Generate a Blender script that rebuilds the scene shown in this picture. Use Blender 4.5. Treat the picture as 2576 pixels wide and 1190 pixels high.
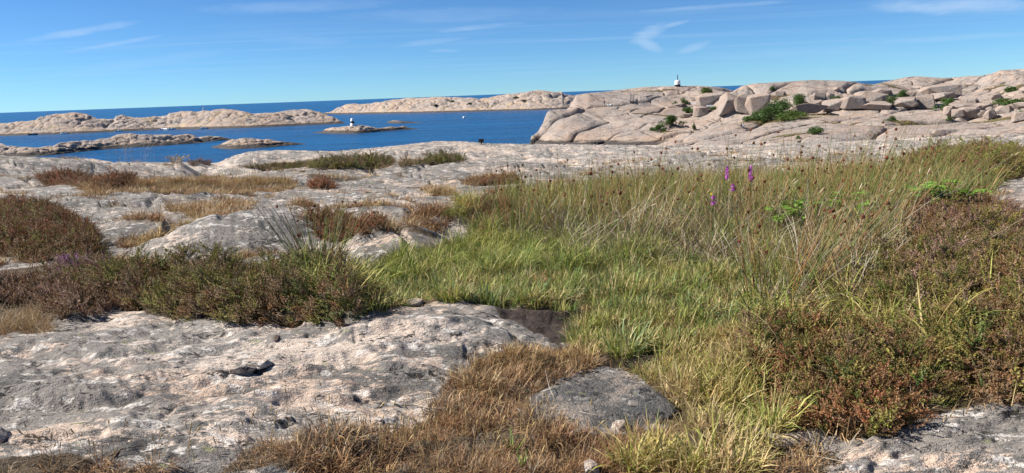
import bpy, bmesh, math, random
import numpy as np
from mathutils import Vector, Matrix, Euler

for o in list(bpy.data.objects): bpy.data.objects.remove(o)
scene = bpy.context.scene
COL = scene.collection
R = math.radians

# ------------------------------------------------------------------ camera
EYE = np.array([0.0, 0.0, 15.0])
FPX, CX, CY = 1860.4, 1288.0, 595.0          # focal length and centre in a 2576 x 1190 frame
PITCH, ROLL = R(10.93), R(2.116)
F0 = np.array([0, math.cos(PITCH), -math.sin(PITCH)])
U0 = np.array([0, math.sin(PITCH), math.cos(PITCH)])
R0 = np.array([1.0, 0, 0])
RV = math.cos(ROLL)*R0 - math.sin(ROLL)*U0
UV = math.cos(ROLL)*U0 + math.sin(ROLL)*R0
cam = bpy.data.cameras.new('camera'); cam.lens = 26; cam.sensor_width = 36
cam.clip_start = 0.05; cam.clip_end = 60000
camo = bpy.data.objects.new('camera', cam); COL.objects.link(camo)
camo.matrix_world = Matrix([[RV[0], UV[0], -F0[0], EYE[0]], [RV[1], UV[1], -F0[1], EYE[1]],
                            [RV[2], UV[2], -F0[2], EYE[2]], [0, 0, 0, 1]])
scene.camera = camo

# ------------------------------------------------------------------ light
SUN_EL, SUN_AZ = 41.0, -84.0                 # azimuth from +Y towards +X
world = bpy.data.worlds.new('World'); scene.world = world; world.use_nodes = True
wn, wl = world.node_tree.nodes, world.node_tree.links
wn.clear()
wout = wn.new('ShaderNodeOutputWorld'); bg = wn.new('ShaderNodeBackground')
sky = wn.new('ShaderNodeTexSky'); sky.sky_type = 'NISHITA'; sky.sun_disc = False
sky.sun_elevation = R(SUN_EL); sky.sun_rotation = R(SUN_AZ)
sky.air_density = 0.6; sky.dust_density = 0.0; sky.ozone_density = 3.0; sky.altitude = 10
bg.inputs['Strength'].default_value = 0.079
wl.new(bg.outputs[0], wout.inputs[0])

def wmath(op, a, b=None, c=None):
    n = wn.new('ShaderNodeMath'); n.operation = op
    for i, v in enumerate((a, b, c)):
        if v is None: continue
        if hasattr(v, 'is_output'): wl.new(v, n.inputs[i])
        else: n.inputs[i].default_value = v
    return n.outputs[0]
# thin cirrus: streaked noise over the whole sky plane (direction / height), no painted light
tc = wn.new('ShaderNodeTexCoord'); sep = wn.new('ShaderNodeSeparateXYZ'); wl.new(tc.outputs['Generated'], sep.inputs[0])
zc = wmath('MAXIMUM', sep.outputs[2], 0.015)
px, py = wmath('DIVIDE', sep.outputs[0], zc), wmath('DIVIDE', sep.outputs[1], zc)
az_ = wmath('ARCTAN2', sep.outputs[0], sep.outputs[1])
el_ = wmath('ARCSINE', sep.outputs[2])
def cirrus(scale_x, scale_y, rot, seed, lo, hi):
    comb = wn.new('ShaderNodeCombineXYZ'); wl.new(px, comb.inputs[0]); wl.new(py, comb.inputs[1]); comb.inputs[2].default_value = seed
    mp = wn.new('ShaderNodeMapping'); mp.inputs['Rotation'].default_value = (0, 0, rot); mp.inputs['Scale'].default_value = (scale_x, scale_y, 1)
    wl.new(comb.outputs[0], mp.inputs[0])
    nz = wn.new('ShaderNodeTexNoise'); nz.inputs['Scale'].default_value = 1; nz.inputs['Detail'].default_value = 8
    nz.inputs['Roughness'].default_value = 0.6; nz.inputs['Distortion'].default_value = 0.7
    wl.new(mp.outputs[0], nz.inputs['Vector'])
    mr = wn.new('ShaderNodeMapRange'); mr.interpolation_type = 'SMOOTHSTEP'
    mr.inputs['From Min'].default_value = lo; mr.inputs['From Max'].default_value = hi
    wl.new(nz.outputs[0], mr.inputs['Value']); return mr.outputs[0]
veil = wmath('MULTIPLY', cirrus(0.10, 0.5, 0.25, 3.1, 0.46, 0.85), 0.22)
streak = wmath('MULTIPLY', cirrus(0.16, 1.2, 0.5, 9.7, 0.60, 0.88), 0.22)
cl = wmath('MAXIMUM', veil, streak)
# single wisps that the sky holds: azimuth, elevation, lengths (deg), tilt, strength
nzw = wn.new('ShaderNodeTexNoise'); nzw.inputs['Scale'].default_value = 22; nzw.inputs['Detail'].default_value = 7; nzw.inputs['Roughness'].default_value = 0.62
mpw = wn.new('ShaderNodeMapping'); mpw.inputs['Scale'].default_value = (1, 1, 4.5); wl.new(tc.outputs['Generated'], mpw.inputs[0]); wl.new(mpw.outputs[0], nzw.inputs['Vector'])
wob = wmath('MULTIPLY', wmath('SUBTRACT', nzw.outputs[0], 0.5), 2.6)
def wdir(u, v):
    d = F0 + RV*((u-CX)/FPX) + UV*((CY-v)/FPX); d = d/np.linalg.norm(d); return math.atan2(d[0], d[1]), math.asin(d[2])
WISPS = [(50, 105, 345, 55, 7, .42), (150, 134, 415, 88, 4.5, .36), (100, 192, 600, 125, 10, .14), (500, 25, 1010, 5, 12, .26), (850, 45, 1400, 30, 16, .18), (1080, 80, 1310, 58, 6, .38), (1000, 115, 1180, 95, 7, .26),
         (1080, 128, 1160, 127, 4, .22), (620, 95, 900, 105, 12, .14), (1573, 32, 2018, 0, 5, .34), (1585, 98, 1680, 66, 15, .6), (1588, 92, 1668, 128, 13, .5), (1640, 74, 1740, 50, 5, .42), (1700, 134, 1790, 105, 9, .34),
         (2178, 18, 2640, 12, 15, .62), (2173, 107, 2640, 82, 6, .24), (1738, 147, 2288, 115, 10, .14), (2236, 178, 2268, 178, 4.5, .5), (2268, 183, 2302, 183, 4.5, .42), (2545, 165, 2600, 165, 6, .48), (2375, 176, 2425, 176, 4, .32),
         (-400, 60, -120, 20, 9, .4), (2800, 60, 3100, 30, 9, .4)]
for u0, v0, u1, v1, th, st in WISPS:
    (a0, e0), (a1, e1) = wdir(u0, v0), wdir(u1, v1)
    am, em, hl, tl = (a0+a1)/2, (e0+e1)/2, abs(a1-a0)/2, (e1-e0)/(a1-a0)
    da = wmath('SUBTRACT', az_, am); de = wmath('SUBTRACT', wmath('SUBTRACT', el_, em), wmath('MULTIPLY', da, tl))
    q = wmath('ADD', wmath('POWER', wmath('ABSOLUTE', wmath('DIVIDE', da, hl*1.1)), 2.0), wmath('POWER', wmath('ABSOLUTE', wmath('DIVIDE', de, th*1.25/FPX)), 2.0))
    q = wmath('ADD', q, wmath('MULTIPLY', wob, 0.8))
    mr = wn.new('ShaderNodeMapRange'); mr.interpolation_type = 'SMOOTHSTEP'
    mr.inputs['From Min'].default_value = 1.3; mr.inputs['From Max'].default_value = -0.5
    wl.new(q, mr.inputs['Value'])
    cl = wmath('MAXIMUM', cl, wmath('MULTIPLY', mr.outputs[0], st*.85))
fade = wn.new('ShaderNodeMapRange'); fade.inputs['From Min'].default_value = 0.0; fade.inputs['From Max'].default_value = 0.03
wl.new(sep.outputs[2], fade.inputs['Value']); cl = wmath('MULTIPLY', cl, fade.outputs[0])
wmix = wn.new('ShaderNodeMix'); wmix.data_type = 'RGBA'
tint = wn.new('ShaderNodeMix'); tint.data_type = 'RGBA'; tint.blend_type = 'MULTIPLY'; tint.inputs[0].default_value = 1
wl.new(sky.outputs[0], tint.inputs[6]); tint.inputs[7].default_value = (.375, .605, .79, 1)      # clear-air blue of the camera's white balance
wl.new(cl, wmix.inputs[0]); wl.new(tint.outputs[2], wmix.inputs[6]); wmix.inputs[7].default_value = (3.9, 5.0, 6.4, 1)
wl.new(wmix.outputs[2], bg.inputs['Color'])

sun = bpy.data.lights.new('sun', 'SUN'); sun.energy = 5.0; sun.angle = R(0.55); sun.color = (1.0, 0.945, 0.87)
suno = bpy.data.objects.new('sun', sun); COL.objects.link(suno)
sd = Vector((math.sin(R(SUN_AZ))*math.cos(R(SUN_EL)), math.cos(R(SUN_AZ))*math.cos(R(SUN_EL)), math.sin(R(SUN_EL))))
suno.rotation_euler = (-sd).to_track_quat('-Z', 'Y').to_euler(); suno.location = (-30, 5, 45)

vs = scene.view_settings
vs.view_transform = 'Standard'; vs.look = 'None'; vs.gamma = 1; vs.use_curve_mapping = False; vs.exposure = 0.98
scene.render.engine = 'CYCLES'
scene.cycles.max_bounces = 4; scene.cycles.diffuse_bounces = 2; scene.cycles.glossy_bounces = 2
scene.cycles.transmission_bounces = 4; scene.cycles.transparent_max_bounces = 8

# ------------------------------------------------------------------ helpers
rng = np.random.default_rng(7)
def ray(p):
    p = np.atleast_2d(np.asarray(p, float))
    d = F0 + RV*((p[:, 0:1]-CX)/FPX) + UV*((CY-p[:, 1:2])/FPX)
    return d
def at_z(px_, py_, z):
    d = ray((px_, py_))[0]; return EYE + d*((z-EYE[2])/d[2])
def at_d(px_, py_, dist):                    # dist measured along the ground
    d = ray((px_, py_))[0]; return EYE + d*(dist/math.hypot(d[0], d[1]))

_pr = np.random.default_rng(11)
PERM = np.concatenate([_pr.permutation(256)]*2)
GA = _pr.uniform(0, 2*np.pi, 256); GX, GY = np.cos(GA), np.sin(GA)
RX, RY, RZ = _pr.uniform(0, 1, 256), _pr.uniform(0, 1, 256), _pr.uniform(0, 1, 256)
def pnoise(x, y, seed=0):
    x = x+seed*17.31; y = y+seed*7.77
    xi = np.floor(x).astype(np.int64); yi = np.floor(y).astype(np.int64)
    xf = x-xi; yf = y-yi
    u = xf*xf*xf*(xf*(xf*6-15)+10); v = yf*yf*yf*(yf*(yf*6-15)+10)
    def g(ix, iy, fx, fy):
        h = PERM[PERM[ix & 255]+(iy & 255)]
        return GX[h]*fx+GY[h]*fy
    a = g(xi, yi, xf, yf); b = g(xi+1, yi, xf-1, yf); c = g(xi, yi+1, xf, yf-1); d = g(xi+1, yi+1, xf-1, yf-1)
    return ((a+(b-a)*u)+((c+(d-c)*u)-(a+(b-a)*u))*v)*1.5
def fbm(x, y, oct_=4, seed=0, gain=.5):
    s = np.zeros_like(x, dtype=float); a = 1.0; n = 0
    for i in range(oct_):
        s += a*pnoise(x, y, seed+i*3.1); n += a; a *= gain; x = x*2.03+1.7; y = y*2.03-3.1
    return s/n
def worley(x, y, seed=0, jit=.9):
    x = x+seed*13.7; y = y+seed*5.3
    xi = np.floor(x).astype(np.int64); yi = np.floor(y).astype(np.int64)
    f1 = np.full(x.shape, 9.0); f2 = np.full(x.shape, 9.0); cid = np.zeros(x.shape)
    for i in (-1, 0, 1):
        for j in (-1, 0, 1):
            h = PERM[PERM[(xi+i) & 255]+((yi+j) & 255)]
            dx = xi+i+.5+(RX[h]-.5)*jit-x; dy = yi+j+.5+(RY[h]-.5)*jit-y
            d = np.sqrt(dx*dx+dy*dy)
            m = d < f1
            f2 = np.where(m, f1, np.minimum(f2, d)); cid = np.where(m, RZ[h], cid); f1 = np.where(m, d, f1)
    return f1, f2, cid
def sstep(a, b, x):
    t = np.clip((x-a)/(b-a), 0, 1); return t*t*(3-2*t)
class TPS:
    """smooth surface through scattered heights"""
    def __init__(s, pts, vals, sc, lam=1e-3):
        s.p = np.asarray(pts, float)/sc; s.sc = sc; n = len(s.p); v = np.asarray(vals, float)
        d = np.linalg.norm(s.p[:, None]-s.p[None], axis=2)
        K = s.k(d)+np.eye(n)*lam
        P = np.c_[np.ones(n), s.p]
        A = np.block([[K, P], [P.T, np.zeros((3, 3))]])
        s.w = np.linalg.lstsq(A, np.r_[v, 0, 0, 0], rcond=None)[0]
    @staticmethod
    def k(d): return np.where(d > 1e-9, d*d*np.log(np.maximum(d, 1e-9)), 0)
    def __call__(s, x, y):
        x = np.asarray(x, float); sh = x.shape; q = np.c_[x.ravel(), np.asarray(y, float).ravel()]/s.sc
        out = s.w[-3]+q@s.w[-2:]
        for i, p in enumerate(s.p):
            out += s.w[i]*s.k(np.hypot(q[:, 0]-p[0], q[:, 1]-p[1]))
        return out.reshape(sh)
def grid_faces(n, m):
    i = np.arange(n-1)[:, None]*m+np.arange(m-1)[None]
    return np.stack([i, i+1, i+m+1, i+m], -1).reshape(-1, 4)
def mesh_np(name, verts, faces, smooth=True):
    verts = np.asarray(verts, np.float32); faces = np.asarray(faces, np.int32)
    me = bpy.data.meshes.new(name); k = faces.shape[1]
    me.vertices.add(len(verts)); me.vertices.foreach_set('co', verts.ravel())
    me.loops.add(faces.size); me.loops.foreach_set('vertex_index', faces.ravel())
    me.polygons.add(len(faces)); me.polygons.foreach_set('loop_start', np.arange(0, faces.size, k, dtype=np.int32))
    try: me.polygons.foreach_set('loop_total', np.full(len(faces), k, np.int32))
    except Exception: pass
    if smooth: me.polygons.foreach_set('use_smooth', np.ones(len(faces), bool))
    me.update(calc_edges=True); return me
def fattr(me, name, vals):
    a = me.attributes.new(name, 'FLOAT', 'POINT'); a.data.foreach_set('value', np.asarray(vals, np.float32).ravel())
def link(name, me, mat=None, parent=None, **props):
    o = bpy.data.objects.new(name, me); COL.objects.link(o)
    if mat is not None and me is not None and not me.materials: me.materials.append(mat)
    if parent: o.parent = parent
    for k, v in props.items(): o[k] = v
    return o
def thing(name, label, cat, loc=(0, 0, 0), rz=0, group=None):
    o = bpy.data.objects.new(name, None); COL.objects.link(o); o.empty_display_size = .1
    o.location = loc; o.rotation_euler = (0, 0, rz); o['label'] = label; o['category'] = cat
    if group: o['group'] = group
    return o
# --- node helper
class NT:
    def __init__(s, name):
        s.m = bpy.data.materials.new(name); s.m.use_nodes = True; s.t = s.m.node_tree; s.n = s.t.nodes; s.n.clear()
        s.out = s.n.new('ShaderNodeOutputMaterial')
    def new(s, t, **kw):
        n = s.n.new(t)
        for k, v in kw.items(): setattr(n, k, v)
        return n
    def put(s, sock, v):
        if hasattr(v, 'is_output'): s.t.links.new(v, sock)
        elif v is not None:
            if isinstance(v, (tuple, list)) and len(v) == 3 and sock.type == 'RGBA': v = (*v, 1)
            sock.default_value = v
    def math(s, op, a, b=None):
        n = s.new('ShaderNodeMath', operation=op); s.put(n.inputs[0], a); s.put(n.inputs[1], b); return n.outputs[0]
    def mix(s, f, a, b, mode='MIX'):
        n = s.new('ShaderNodeMix', data_type='RGBA', blend_type=mode); s.put(n.inputs[0], f); s.put(n.inputs[6], a); s.put(n.inputs[7], b); return n.outputs[2]
    def coord(s, scale=(1, 1, 1), rot=(0, 0, 0), src='Object'):
        t = s.new('ShaderNodeTexCoord'); m = s.new('ShaderNodeMapping'); m.inputs['Scale'].default_value = scale; m.inputs['Rotation'].default_value = rot
        s.t.links.new(t.outputs[src], m.inputs[0]); return m.outputs[0]
    def noise(s, vec, scale, detail=4, rough=.55, dist=0.0):
        n = s.new('ShaderNodeTexNoise'); s.put(n.inputs['Vector'], vec); n.inputs['Scale'].default_value = scale
        n.inputs['Detail'].default_value = detail; n.inputs['Roughness'].default_value = rough; n.inputs['Distortion'].default_value = dist; return n.outputs[0]
    def voro(s, vec, scale, feat='F1', out='Distance'):
        n = s.new('ShaderNodeTexVoronoi', feature=feat); s.put(n.inputs['Vector'], vec); n.inputs['Scale'].default_value = scale; return n.outputs[out]
    def ramp(s, v, a, b, lo=0., hi=1.):
        n = s.new('ShaderNodeMapRange', interpolation_type='SMOOTHSTEP'); s.put(n.inputs['Value'], v)
        n.inputs['From Min'].default_value = a; n.inputs['From Max'].default_value = b; n.inputs['To Min'].default_value = lo; n.inputs['To Max'].default_value = hi; return n.outputs[0]
    def attr(s, name, typ='GEOMETRY', out='Fac'):
        n = s.new('ShaderNodeAttribute', attribute_type=typ, attribute_name=name); return n.outputs[out]
    def bump(s, h, strength, dist, normal=None):
        n = s.new('ShaderNodeBump'); s.put(n.inputs['Height'], h); n.inputs['Strength'].default_value = strength; n.inputs['Distance'].default_value = dist
        if normal is not None: s.put(n.inputs['Normal'], normal)
        return n.outputs[0]
    def pbr(s, color, rough=.8, normal=None, spec=.3, metal=0.0, done=True):
        b = s.new('ShaderNodeBsdfPrincipled'); s.put(b.inputs['Base Color'], color); s.put(b.inputs['Roughness'], rough)
        b.inputs['Specular IOR Level'].default_value = spec; b.inputs['Metallic'].default_value = metal
        if normal is not None: s.put(b.inputs['Normal'], normal)
        if done: s.t.links.new(b.outputs[0], s.out.inputs[0])
        return b
def flat_mat(name, col, rough=.6, spec=.3, metal=0., var=.12, scale=8):
    t = NT(name); n = t.noise(t.coord(), scale, 5)
    c = t.mix(t.ramp(n, .3, .7), tuple(v*(1-var) for v in col), tuple(min(1, v*(1+var)) for v in col))
    t.pbr(c, rough, None, spec, metal); return t.m
# ------------------------------------------------------------------ materials of the land
def wv2(t, co, amp, fq):
    nz = t.new('ShaderNodeTexNoise'); t.put(nz.inputs['Vector'], co); nz.inputs['Scale'].default_value = .12*fq; nz.inputs['Detail'].default_value = 3
    sc = t.new('ShaderNodeVectorMath', operation='SCALE'); t.put(sc.inputs[0], nz.outputs['Color']); sc.inputs['Scale'].default_value = amp*9
    w = t.new('ShaderNodeVectorMath', operation='ADD'); t.put(w.inputs[0], co); t.put(w.inputs[1], sc.outputs[0]); return w.outputs[0]
def rock_mat(name, pale, warm, grey, dark, lichen=.5, scale=1.0, bump=(.9, .02), soil=True, sea_band=False, yellow=0.0, green=.5, whites=.6, fine=1.0, joints=0.0, aniso=1.0, char=0):
    t = NT(name); co = t.coord((1/aniso**.5, aniso**.5, 1), (0, 0, .12 if aniso > 1 else 0))
    w = t.new('ShaderNodeVectorMath', operation='ADD'); t.put(w.inputs[0], co)
    nz = t.new('ShaderNodeTexNoise'); t.put(nz.inputs['Vector'], co); nz.inputs['Scale'].default_value = 2.2*scale; nz.inputs['Detail'].default_value = 5
    sc = t.new('ShaderNodeVectorMath', operation='SCALE'); t.put(sc.inputs[0], nz.outputs['Color']); sc.inputs['Scale'].default_value = .22/scale
    t.put(w.inputs[1], sc.outputs[0]); wv = w.outputs[0]
    c = t.mix(t.ramp(t.noise(co, .55*scale, 5, .6), .38, .62), warm, pale)
    # orange-pink weathering and crystals of the granite
    c = t.mix(t.ramp(t.noise(wv, 1.7*scale, 4, .65), .56, .72, 0, .5), c, (warm[0]*1.12, warm[1]*.88, warm[2]*.72))
    g = t.noise(co, 85*fine, 3, .8)
    c = t.mix(t.ramp(g, .30, .46, .55, 0), c, (pale[0]*.42, pale[1]*.40, pale[2]*.38))
    c = t.mix(t.ramp(g, .56, .68, 0, .7*whites), c, (.80, .76, .70))
    # crust lichens
    big = t.noise(wv, .9*scale, 4, .62); mid = t.noise(wv, 4.0*scale, 5, .7, .3); sm = t.noise(co, 19*scale, 5, .74)
    sel = t.math('ADD', t.math('MULTIPLY', big, .46), t.math('ADD', t.math('MULTIPLY', mid, .40), t.math('MULTIPLY', sm, .30)))
    cov = .66-.15*lichen
    ga = t.attr('grey')
    sel = t.math('ADD', sel, t.math('MULTIPLY', ga, .12))
    c = t.mix(t.ramp(sel, cov, cov+.035, 0, .88), c, t.mix(t.ramp(sm, .35, .65), grey, tuple(v*1.5 for v in grey)))
    d2 = t.math('ADD', t.math('MULTIPLY', t.noise(wv, 3.1*scale, 5, .74), .6), t.math('MULTIPLY', t.noise(co, 26*scale, 3, .7), .45))
    d2 = t.math('ADD', d2, t.math('MULTIPLY', ga, .03))
    c = t.mix(t.ramp(d2, .605-.02*lichen, .635-.02*lichen, 0, .92), c, dark)
    if char:
        ch = t.math('ADD', t.math('MULTIPLY', t.noise(co, 1.9*scale, 4, .6, .4), .75), t.math('MULTIPLY', sm, .36)); ch = t.math('ADD', ch, t.math('MULTIPLY', ga, .05))
        c = t.mix(t.ramp(ch, .60, .625, 0, .85), c, t.mix(t.ramp(sm, .4, .62), (.075, .072, .068), (.17, .16, .145)))
    wh = t.noise(wv, 7.3*scale, 5, .7)
    c = t.mix(t.ramp(wh, .56, .61, 0, whites), c, t.mix(t.ramp(sm, .4, .6), (.82, .77, .70), (.60, .55, .50)))
    fl = t.noise(co, 34*scale, 3, .7)
    c = t.mix(t.ramp(fl, .62, .68, 0, .85), c, (dark[0]*1.5, dark[1]*1.5, dark[2]*1.5))
    if green:
        gr = t.math('ADD', t.math('MULTIPLY', t.noise(wv, 5.1*scale, 3, .6), .8), t.math('MULTIPLY', sm, .25))
        c = t.mix(t.ramp(gr, .655, .70, 0, .75*green), c, (.30, .31, .10))
    if yellow:
        c = t.mix(t.ramp(t.noise(wv, .22*scale*4, 6, .6), .54, .66, 0, yellow), c, (.55, .38, .14))
    jb = None
    if joints:
        def jset(th, sp, wid, amp, sd):
            cc = wv2(t, co, amp, .8); vm = t.new('ShaderNodeVectorMath', operation='DOT_PRODUCT'); t.put(vm.inputs[0], cc); vm.inputs[1].default_value = (math.cos(th), math.sin(th), .35)
            v1 = t.new('ShaderNodeTexVoronoi', voronoi_dimensions='1D', feature='DISTANCE_TO_EDGE'); v1.inputs['Scale'].default_value = 1/sp; t.put(v1.inputs['W'], t.math('ADD', vm.outputs['Value'], sd)); return t.ramp(v1.outputs['Distance'], wid/sp, wid/sp*.35)
        ga1 = t.ramp(t.noise(co, .045, 3), .44, .52); ga2 = t.ramp(t.noise(co, .07, 3), .50, .57)
        jb = t.math('MAXIMUM', t.math('MULTIPLY', jset(.35, 11, .17, .22, 3.3), ga1), t.math('MAXIMUM', t.math('MULTIPLY', jset(1.75, 9, .17, .25, 71.), ga2), t.math('MULTIPLY', jset(.6, 3.4, .10, .3, 17.), t.ramp(t.noise(co, .09, 3), .53, .60))))
        c = t.mix(t.math('MULTIPLY', jb, joints), c, (.085, .07, .055))
        st_ = t.noise(t.coord((.5, .5, .06)), .5, 5, .6)
        c = t.mix(t.ramp(st_, .56, .72, 0, .45), c, (pale[0]*.45, pale[1]*.42, pale[2]*.40))
    if sea_band:
        geo = t.new('ShaderNodeNewGeometry'); sx = t.new('ShaderNodeSeparateXYZ'); t.put(sx.inputs[0], geo.outputs['Position'])
        zz = t.math('ADD', sx.outputs[2], t.math('MULTIPLY', t.noise(co, .35, 5), -1.4))
        c = t.mix(t.ramp(zz, 2.2, 1.0, 0, .16), c, (.50, .33, .18))
        c = t.mix(t.ramp(zz, .95, .35, 0, .92), c, (.045, .040, .038))
    if soil:
        so = t.attr('soil'); edge = t.math('ADD', so, t.math('MULTIPLY', t.math('SUBTRACT', mid, .5), 1.1))
        sc_ = t.mix(t.noise(co, 22, 6, .7), (.028, .020, .014), (.16, .115, .07))
        sc_ = t.mix(t.ramp(t.attr('mud'), .3, .7), sc_, t.mix(t.noise(co, 30, 6, .7), (.030, .022, .018), (.11, .08, .065)))
        c = t.mix(t.ramp(edge, .42, .58), c, sc_)
    hb = t.math('ADD', t.math('MULTIPLY', t.noise(wv, 11*scale, 5, .74), 1.0), t.math('MULTIPLY', t.noise(co, 60*fine, 3, .75), .4))
    if jb is not None: hb = t.math('SUBTRACT', hb, t.math('MULTIPLY', jb, .9))
    n1 = t.bump(hb, bump[0], bump[1])
    t.pbr(c, .88, n1, .22); return t.m

M_ROCK = rock_mat('lichened_granite', (.555, .47, .395), (.53, .40, .305), (.155, .146, .134), (.026, .024, .022), lichen=.80, scale=1.0, bump=(1.0, .045), aniso=2.0, whites=.62, char=1)
M_FAR = rock_mat('bare_pink_granite', (.325, .263, .222), (.31, .235, .187), (.20, .175, .155), (.06, .05, .042), lichen=.46, scale=.12, bump=(.9, .35), soil=True, sea_band=True, green=.25, whites=.1, fine=.02, joints=.9)
M_ISLE = rock_mat('island_granite', (.335, .278, .238), (.34, .255, .20), (.19, .168, .152), (.06, .052, .046), lichen=.36, scale=.10, bump=(.9, .4), soil=False, sea_band=True, yellow=.25, green=0, whites=.1, fine=.02, joints=.5)

# ------------------------------------------------------------------ sea
def build_sea():
    az = np.radians(np.linspace(-75, 75, 220)); r = np.r_[np.geomspace(40, 900, 90), np.geomspace(950, 45000, 60)]
    A, Rr = np.meshgrid(az, r, indexing='ij')
    v = np.stack([np.sin(A)*Rr, np.cos(A)*Rr, np.zeros_like(A)], -1).reshape(-1, 3)
    me = mesh_np('sea', v, grid_faces(len(az), len(r))[:, ::-1])
    t = NT('sea_water'); co = t.coord()
    c1 = t.coord((.9, 2.2, 1), (0, 0, .35)); c2 = t.coord((.22, .6, 1), (0, 0, -.25)); c3 = t.coord((.006, .035, 1), (0, 0, .06))
    n1 = t.noise(c1, .55, 8, .68, .4); n2 = t.noise(c2, .55, 5, .6); n3 = t.noise(c3, 1, 5, .6, .6)
    h = t.math('ADD', t.math('MULTIPLY', n1, .55), t.math('MULTIPLY', n2, .8))
    col = t.mix(t.ramp(n3, .35, .68), (.0014, .042, .118), (.007, .082, .205))
    col = t.mix(t.ramp(n1, .46, .66, 0, .75), col, (.016, .125, .30))
    col = t.mix(t.ramp(n1, .50, .30, 0, .8), col, (.0005, .016, .058))
    nb = t.bump(h, .6, 1.5)
    rg = t.math('ADD', t.math('MULTIPLY', n3, .12), .22)
    t.pbr(col, rg, nb, .085)
    return link('sea', me, t.m, kind='structure')
build_sea()

# ------------------------------------------------------------------ near rock (the ground the camera stands on)
NEAR = []   # (x, y, z)
def nz_(u, v, z): p = at_z(u, v, z); NEAR.append(p)
def nd_(u, v, d):
    p = at_d(u, v, d); NEAR.append(p); return p
for u, v, z in [(-300, 1190, 13.42), (0, 1190, 13.42), (644, 1190, 13.40), (1288, 1190, 13.38), (1932, 1190, 13.40), (2576, 1190, 13.46), (2900, 1190, 13.5),
                (0, 1000, 13.40), (300, 960, 13.42), (644, 960, 13.43), (966, 966, 13.40), (1200, 960, 13.36), (1500, 1000, 13.32), (1700, 960, 13.30), (2190, 966, 13.36), (2576, 1000, 13.46),
                (-200, 800, 13.36), (0, 830, 13.36), (300, 805, 13.34), (640, 815, 13.36), (1000, 800, 13.46), (1150, 790, 13.47), (1300, 815, 13.40), (1400, 810, 13.29), (1600, 800, 13.26), (1850, 800, 13.26), (2190, 790, 13.34), (2576, 800, 13.5),
                (-150, 660, 13.36), (0, 690, 13.36), (250, 690, 13.28), (600, 690, 13.26), (902, 680, 13.25), (1250, 680, 13.24), (1600, 680, 13.26), (1900, 660, 13.28), (2250, 660, 13.40), (2576, 660, 13.52),
                (0, 560, 13.36), (300, 590, 13.34), (620, 600, 13.36), (1000, 600, 13.34), (1150, 560, 13.33), (1500, 560, 13.30), (1900, 540, 13.32), (2300, 540, 13.42), (2560, 540, 13.5),
                (0, 480, 13.26), (300, 500, 13.22), (700, 500, 13.24), (1000, 500, 13.26), (1300, 500, 13.2), (1800, 480, 13.26), (2300, 460, 13.38), (2570, 450, 13.5), (2900, 420, 13.5),
                (100, 445, 13.08), (450, 455, 13.0), (700, 455, 12.95), (1100, 460, 12.95), (1400, 460, 12.9), (1800, 445, 12.9), (2300, 400, 13.1), (2570, 385, 13.15)]: nz_(u, v, z)
sky_l = [(-300, 385), (0, 392), (75, 395), (175, 398.5), (245, 400), (272, 407), (386, 408), (476, 408), (540, 411)]
for u, v in sky_l:
    p = nd_(u, v, 33); d = ray((u, v))[0]; q = EYE+d*(43/math.hypot(d[0], d[1])); NEAR.append((q[0], q[1], p[2]-2.2))
    q = EYE+d*(60/math.hypot(d[0], d[1])); NEAR.append((q[0], q[1], p[2]-7.0))
sky_r = [(640, 379.5), (710, 377.6), (840, 380.5), (937, 372), (1012, 364.6), (1100, 354.8), (1165, 355.5), (1230, 361), (1311, 362), (1500, 364), (1700, 366), (1900, 362), (2100, 356), (2300, 346), (2576, 338), (2900, 330)]
for u, v in sky_r:
    p = nd_(u, v, 52); d = ray((u, v))[0]; q = EYE+d*(62/math.hypot(d[0], d[1])); NEAR.append((q[0], q[1], p[2]-1.9))
    q = EYE+d*(78/math.hypot(d[0], d[1])); NEAR.append((q[0], q[1], p[2]-6.0))
for u, v, d in [(620, 430, 31), (800, 432, 30), (1000, 432, 30), (1200, 428, 30), (1500, 415, 31), (1900, 400, 33), (2200, 388, 34), (640, 414, 39), (800, 410, 40), (980, 406, 41), (1160, 402, 42), (1400, 392, 42), (1700, 390, 42), (2100, 380, 43),
                (540, 414, 37), (560, 404, 44)]: nd_(u, v, d)
NEAR = np.array(NEAR)
near_tps = TPS(NEAR[:, :2], NEAR[:, 2], 10.0, 2e-3)

def gpt(u, v, z=13.35): return at_z(u, v, z)
# rock domes and grooves that the photograph shows: (pixel, z guess, rx, ry, height, rotation)
DOMES = [(620, 600, 13.3, 1.05, .75, .33, .15), (350, 590, 13.3, .75, .5, .22, -.3), (1010, 620, 13.3, .55, .45, .24, -.2), (1100, 560, 13.3, .85, .6, .3, -.25), (930, 530, 13.3, 1.4, .8, .12, 0),
         (1110, 825, 13.45, .62, .30, .06, -.1), (560, 1010, 13.42, .75, .16, .035, .05), (180, 960, 13.42, .5, .22, .06, .1), (880, 1030, 13.4, .5, .12, .03, -.1), (120, 1080, 13.4, .6, .16, .035, .1),
         (1500, 1010, 13.3, .36, .24, .07, .2), (600, 1100, 13.4, .7, .2, .02, 0), (850, 900, 13.42, .9, .2, .025, 0.05), (300, 860, 13.38, .8, .2, .035, 0.05),
         (1100, 430, 12.9, 4.5, 2.2, .25, 0), (750, 445, 12.95, 3.5, 1.6, .2, .1), (300, 520, 13.2, 2.2, 1.0, .15, 0), (60, 430, 13.05, 4, 2, .3, .1), (1350, 430, 12.9, 4, 1.4, .2, 0), (1650, 410, 12.6, 4, 2, .25, 0), (2000, 395, 12.5, 5, 2.2, .25, 0),
         (450, 470, 13.1, 3, 1.0, .12, 0), (2540, 520, 13.45, .6, .8, .1, 0)]
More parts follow.
